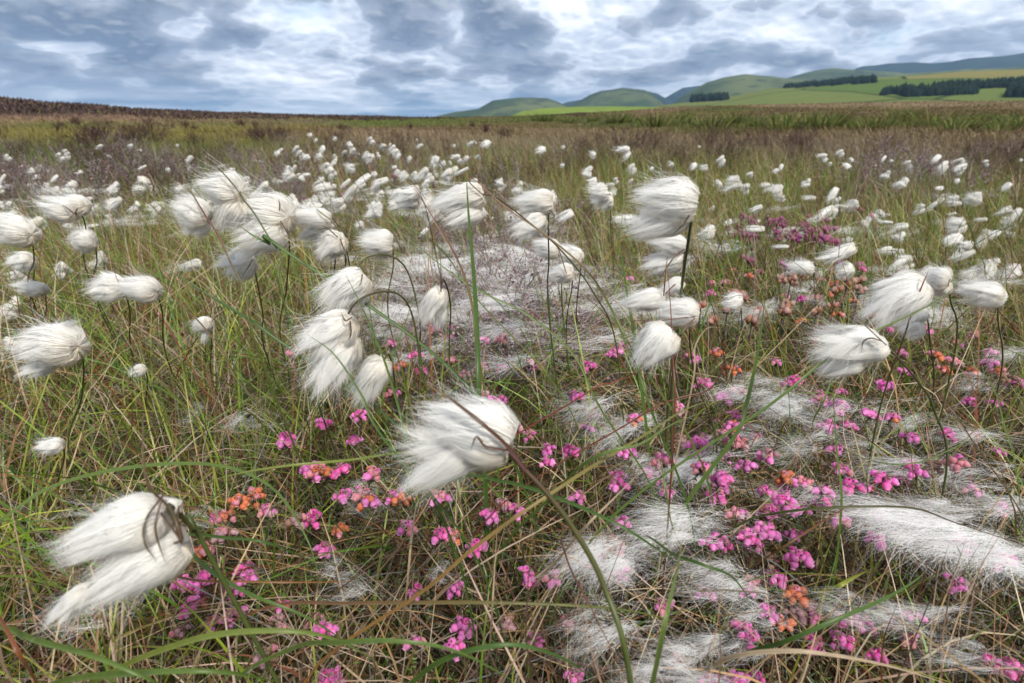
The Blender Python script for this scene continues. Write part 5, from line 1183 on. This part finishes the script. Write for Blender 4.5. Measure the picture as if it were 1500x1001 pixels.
# ------------------------------------------------------------------ long sedge leaves and stalks crossing the view
G1, G2, G3, YG = (.10, .17, .03), (.05, .11, .02), (.15, .21, .05), (.24, .27, .05)
ST, SO, RD, DB = (.46, .36, .22), (.32, .15, .05), (.20, .05, .025), (.08, .035, .025)
LEAVES = [  # label, path px, width m, colour start, colour end, heights (z or depth)
 ('long pale green leaf arching over the smooth cotton head at lower left', [(-20, 775), (0, 764), (80, 712), (200, 684), (320, 682), (400, 716), (450, 790), (470, 860)], .0030, G3, G1, .22),
 ('straight dull green leaf running right above the smooth lower left head', [(640, 668), (500, 676), (360, 692), (252, 722)], .0026, G3, YG, .24),
 ('dark green leaf bending right from the smooth lower left head', [(262, 788), (330, 788), (400, 798), (470, 830)], .0024, G1, G2, .20),
 ('thick dark green leaf sloping down right of the smooth lower left head', [(260, 795), (300, 830), (360, 868), (450, 905), (520, 950)], .0030, G2, G1, .19),
 ('broad bright green leaf along the bottom left of the picture', [(165, 985), (250, 948), (330, 928), (430, 925), (500, 940), (560, 975)], .0034, YG, G3, .20),
 ('pale green leaf sloping to the bottom edge from the left', [(-20, 918), (60, 940), (140, 962), (230, 1000), (260, 1020)], .0032, G3, G1, .21),
 ('flat green leaf lying along the bottom edge at left', [(80, 1002), (200, 986), (330, 985), (420, 1002)], .0036, G3, G1, .19),
 ('thin green straight blade reaching the left edge below the arching leaf', [(-10, 768), (60, 763), (130, 762)], .0016, G3, G1, .16),
 ('long green leaf crossing centre right with an orange-brown lower half', [(618, 868), (680, 815), (745, 765), (812, 720), (870, 682), (940, 640), (1000, 602), (1036, 590), (1046, 600)], .0023, SO, G3, .24),
 ('paler leaf forking off the orange-brown one at centre right', [(812, 724), (850, 685), (890, 663), (940, 650), (985, 622), (1040, 600)], .0026, G1, G3, .25),
 ('horizontal leaf red at the left and green at the right, bottom centre', [(400, 888), (508, 884), (620, 883), (720, 883), (855, 888), (940, 898), (1010, 918)], .0024, (.24, .07, .06), G1, .18),
 ('green leaf arching right from under the central cotton head', [(668, 702), (738, 706), (810, 727), (900, 766), (960, 803), (1005, 835)], .0028, G1, G2, .22),
 ('tall upright green stalk standing left of the picture centre', [(702, 582), (700, 520), (697, 450), (692, 380), (686, 310), (683, 254)], .0044, G2, G1, ('D', .43)),
 ('broad green leaf standing right of the hanging right-centre head', [(1076, 640), (1092, 596), (1104, 545), (1114, 490), (1121, 430)], .0036, G1, G1, ('D', .42)),
 ('dark green leaf leaning left of the hanging right-centre head', [(955, 605), (938, 552), (915, 500), (888, 440), (850, 392)], .0022, G2, G1, ('D', .40)),
 ('soft green upright leaf behind the level tuft', [(938, 560), (930, 500), (918, 430), (910, 372), (906, 330)], .0036, G1, G1, ('D', .50)),
 ('leaf red at the tip rising left of the tall green stalk', [(700, 520), (692, 450), (672, 385), (636, 322), (601, 266)], .0026, G1, RD, ('D', .46)),
 ('leaf with a red tip crossing from the pair to the right of the tall stalk', [(930, 520), (900, 462), (862, 400), (800, 346), (740, 304), (700, 268), (674, 252)], .0026, G1, RD, ('D', .42)),
 ('long green leaf curving under the cream head to the grey twigs', [(880, 600), (840, 520), (770, 460), (690, 420), (610, 360), (545, 300)], .0020, G1, G3, ('D', .44)),
 ('thin green leaf arching over the dull round head', [(700, 440), (650, 370), (600, 335), (540, 320), (470, 312)], .0014, G3, G1, ('D', .50)),
 ('broad dark green leaf below the upper left cluster', [(395, 490), (362, 467), (314, 438), (270, 410), (225, 385)], .0030, G2, G2, ('D', .46)),
 ('dark green leaf sweeping down beside the feathery left head', [(350, 560), (330, 520), (290, 470), (240, 420), (200, 380)], .0018, G2, RD, ('D', .50)),
 ('short broad dark leaf meeting the stem of the cream bell-shaped head', [(412, 364), (395, 358), (370, 345), (350, 330)], .0034, G2, G1, ('D', .45)),
 ('straw-coloured thread arching from the widest upper left head', [(380, 345), (410, 345), (440, 365), (465, 395), (490, 440)], .0010, ST, ST, ('D', .44)),
 ('reddish leaf leaning across the far left grass', [(200, 520), (160, 440), (120, 380), (80, 330)], .0016, G1, RD, ('D', .55)),
 ('thin red leaf tip in the grass beside the upper left head', [(250, 330), (220, 300), (190, 285), (165, 275)], .0016, G1, RD, ('D', .7)),
 ('green leaf rising from the bottom right past pink flowers', [(1090, 958), (1150, 940), (1220, 910), (1290, 880), (1333, 856), (1358, 836)], .0028, G2, G1, .19),
 ('green leaf sloping from the left under the lower right flowers', [(940, 785), (985, 812), (1030, 828), (1075, 848), (1110, 900)], .0028, G1, G2, .19),
 ('pale straw arching along the bottom edge at right', [(1030, 985), (1075, 962), (1150, 954), (1220, 960), (1310, 978), (1400, 1006)], .0028, ST, (.5, .38, .26), .18),
 ('green leaf turning dark red over the dense sheet of fluff', [(1085, 768), (1140, 752), (1220, 744), (1333, 744), (1400, 766), (1510, 802)], .0020, G1, DB, .21),
 ('thin green leaf rising right to a red tip among pink flowers', [(1100, 832), (1150, 800), (1220, 755), (1268, 728)], .0018, G2, RD, .19),
 ('pale green upright leaf at the left of the lower right flowers', [(955, 1000), (972, 920), (988, 850), (1000, 793)], .0030, G3, G3, .22),
 ('pale hanging leaf above the pale upright one', [(984, 770), (975, 720), (968, 680), (962, 655)], .0024, G3, G3, .20),
 ('fat yellow-green leaf lying in the heath at lower right', [(1196, 873), (1222, 862), (1250, 846), (1276, 834)], .0046, (.32, .34, .05), YG, .14),
 ('pale straw hook standing left of bottom centre', [(594, 884), (599, 830), (604, 778), (612, 735), (624, 722)], .0016, ST, ST, .17),
 ('thin pale straw standing upright at bottom centre', [(718, 940), (722, 880), (726, 810), (730, 750)], .0014, ST, ST, .17),
 ('pale straw leaning right at centre right', [(822, 815), (860, 770), (905, 725), (952, 678)], .0020, ST, (.5, .38, .25), .21),
 ('curly straw loop among flowers at right', [(1148, 690), (1180, 668), (1218, 662), (1228, 695), (1204, 726)], .0014, ST, ST, .17),
 ('straw hook curling in the lower left flowers', [(352, 800), (322, 824), (324, 850), (360, 862), (402, 858)], .0014, ST, ST, .17),
 ('green leaf arching over the bottom edge at centre', [(590, 1010), (640, 972), (702, 950), (765, 946), (833, 969), (885, 1010)], .0028, G1, G2, .21),
 ('green leaf bending down to the bottom edge left of centre', [(430, 950), (500, 942), (585, 940), (675, 957), (770, 1008)], .0028, G3, G1, .22),
 ('dark red stalk sloping to the bottom edge right of centre', [(818, 790), (836, 835), (865, 890), (925, 1010)], .0014, DB, RD, .21),
 ('dark brown hooked stalk below the rounded head', [(935, 612), (990, 585), (1040, 570), (1060, 530), (1050, 495), (1022, 478)], .0014, RD, DB, ('D', .40)),
 ('straw hook below the rounded head', [(1015, 560), (1018, 510), (1035, 482), (1055, 480)], .0014, ST, ST, ('D', .41)),
 ('long green leaf sweeping up across the streaming head', [(1130, 592), (1200, 535), (1273, 490), (1335, 461), (1377, 438), (1400, 420)], .0022, G1, G3, ('D', .36)),
 ('red-tipped leaf standing in front of the rounded head', [(988, 600), (986, 530), (982, 450), (976, 372)], .0018, (.12, .05, .03), RD, ('D', .39)),
 ('reddish stalk crossing the rounded head to the lower left', [(850, 582), (900, 560), (960, 530), (1020, 475)], .0014, RD, RD, ('D', .41)),
 ('dark green leaf tall at the right of the arched heads', [(600, 660), (585, 600), (560, 520), (530, 450), (505, 400)], .0020, G2, G1, ('D', .36)),
 ('green blade rising through the lower arched head', [(560, 640), (530, 580), (490, 520), (450, 490)], .0018, G2, G1, ('D', .35)),
 ('red-brown leaf leaning over the bottom left corner', [(60, 1010), (30, 960), (0, 905), (-20, 880)], .0030, SO, RD, .20),
 ('curved green leaf below the right-hand pair', [(1190, 620), (1205, 590), (1216, 560), (1212, 548)], .0026, G1, G3, .20),
 ('green upright stalk under the double-lobed right head', [(1232, 740), (1226, 670), (1222, 610), (1219, 556)], .0022, G1, G1, ('D', .38)),
 ('brown leaf leaning across the right flowers', [(1420, 640), (1385, 590), (1340, 540), (1290, 490)], .0014, (.1, .08, .03), DB, ('D', .37)),
 ('long thin red-green leaf across the lower right of the picture', [(1200, 640), (1260, 670), (1330, 680), (1400, 655), (1500, 600)], .0016, G1, G3, .20),
 ('dark straw stalk crossing the bottom left flowers', [(150, 800), (260, 845), (360, 852), (470, 853), (540, 852)], .0018, DB, SO, .17),
 ('thin green stalk bending over the right edge grass', [(1490, 700), (1470, 620), (1450, 560), (1400, 520), (1340, 505)], .0016, G1, G3, ('D', .42)),
]
for (lab, pts, wd, c0, c1, zz) in LEAVES:
    if isinstance(zz, tuple): P3 = [at(x, y, zz[1] * (1 + .01 * math.sin(i))) for i, (x, y) in enumerate(pts)]
    else:
        P3 = []
        m = len(pts)
        for i, (x, y) in enumerate(pts):
            P3.append(at_z(x, y, zz - .05 * abs(2 * i / (m - 1) - 1) ** 2))
    P3 = np.array(P3); o0 = P3[0].copy()
    # root the leaf: continue from its start down into the turf
    gz = float(ground(o0[0], o0[1]))
    if o0[2] > gz + .02:
        t0 = unit(P3[0] - P3[1]); run = max(.05, (o0[2] - gz) * .8); foot = np.array([o0[0] + t0[0] * run, o0[1] + t0[1] * run * .6 + .02, gz - .005]); P3 = np.vstack([foot, (foot + o0) / 2 + np.array([t0[0] * run * .18, 0, (o0[2] - gz) * .12]), P3])
    o0 = P3[0].copy()
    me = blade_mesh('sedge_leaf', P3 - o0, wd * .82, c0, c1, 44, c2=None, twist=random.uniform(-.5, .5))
    o = obj('sedge_leaf', me, M_GRASS, loc=o0); tag(o, lab, 'sedge leaf')

resolve_labels()
print('objects', len(bpy.data.objects), 'tris', sum(len(m.loops) - 2 * len(m.polygons) for m in bpy.data.meshes))
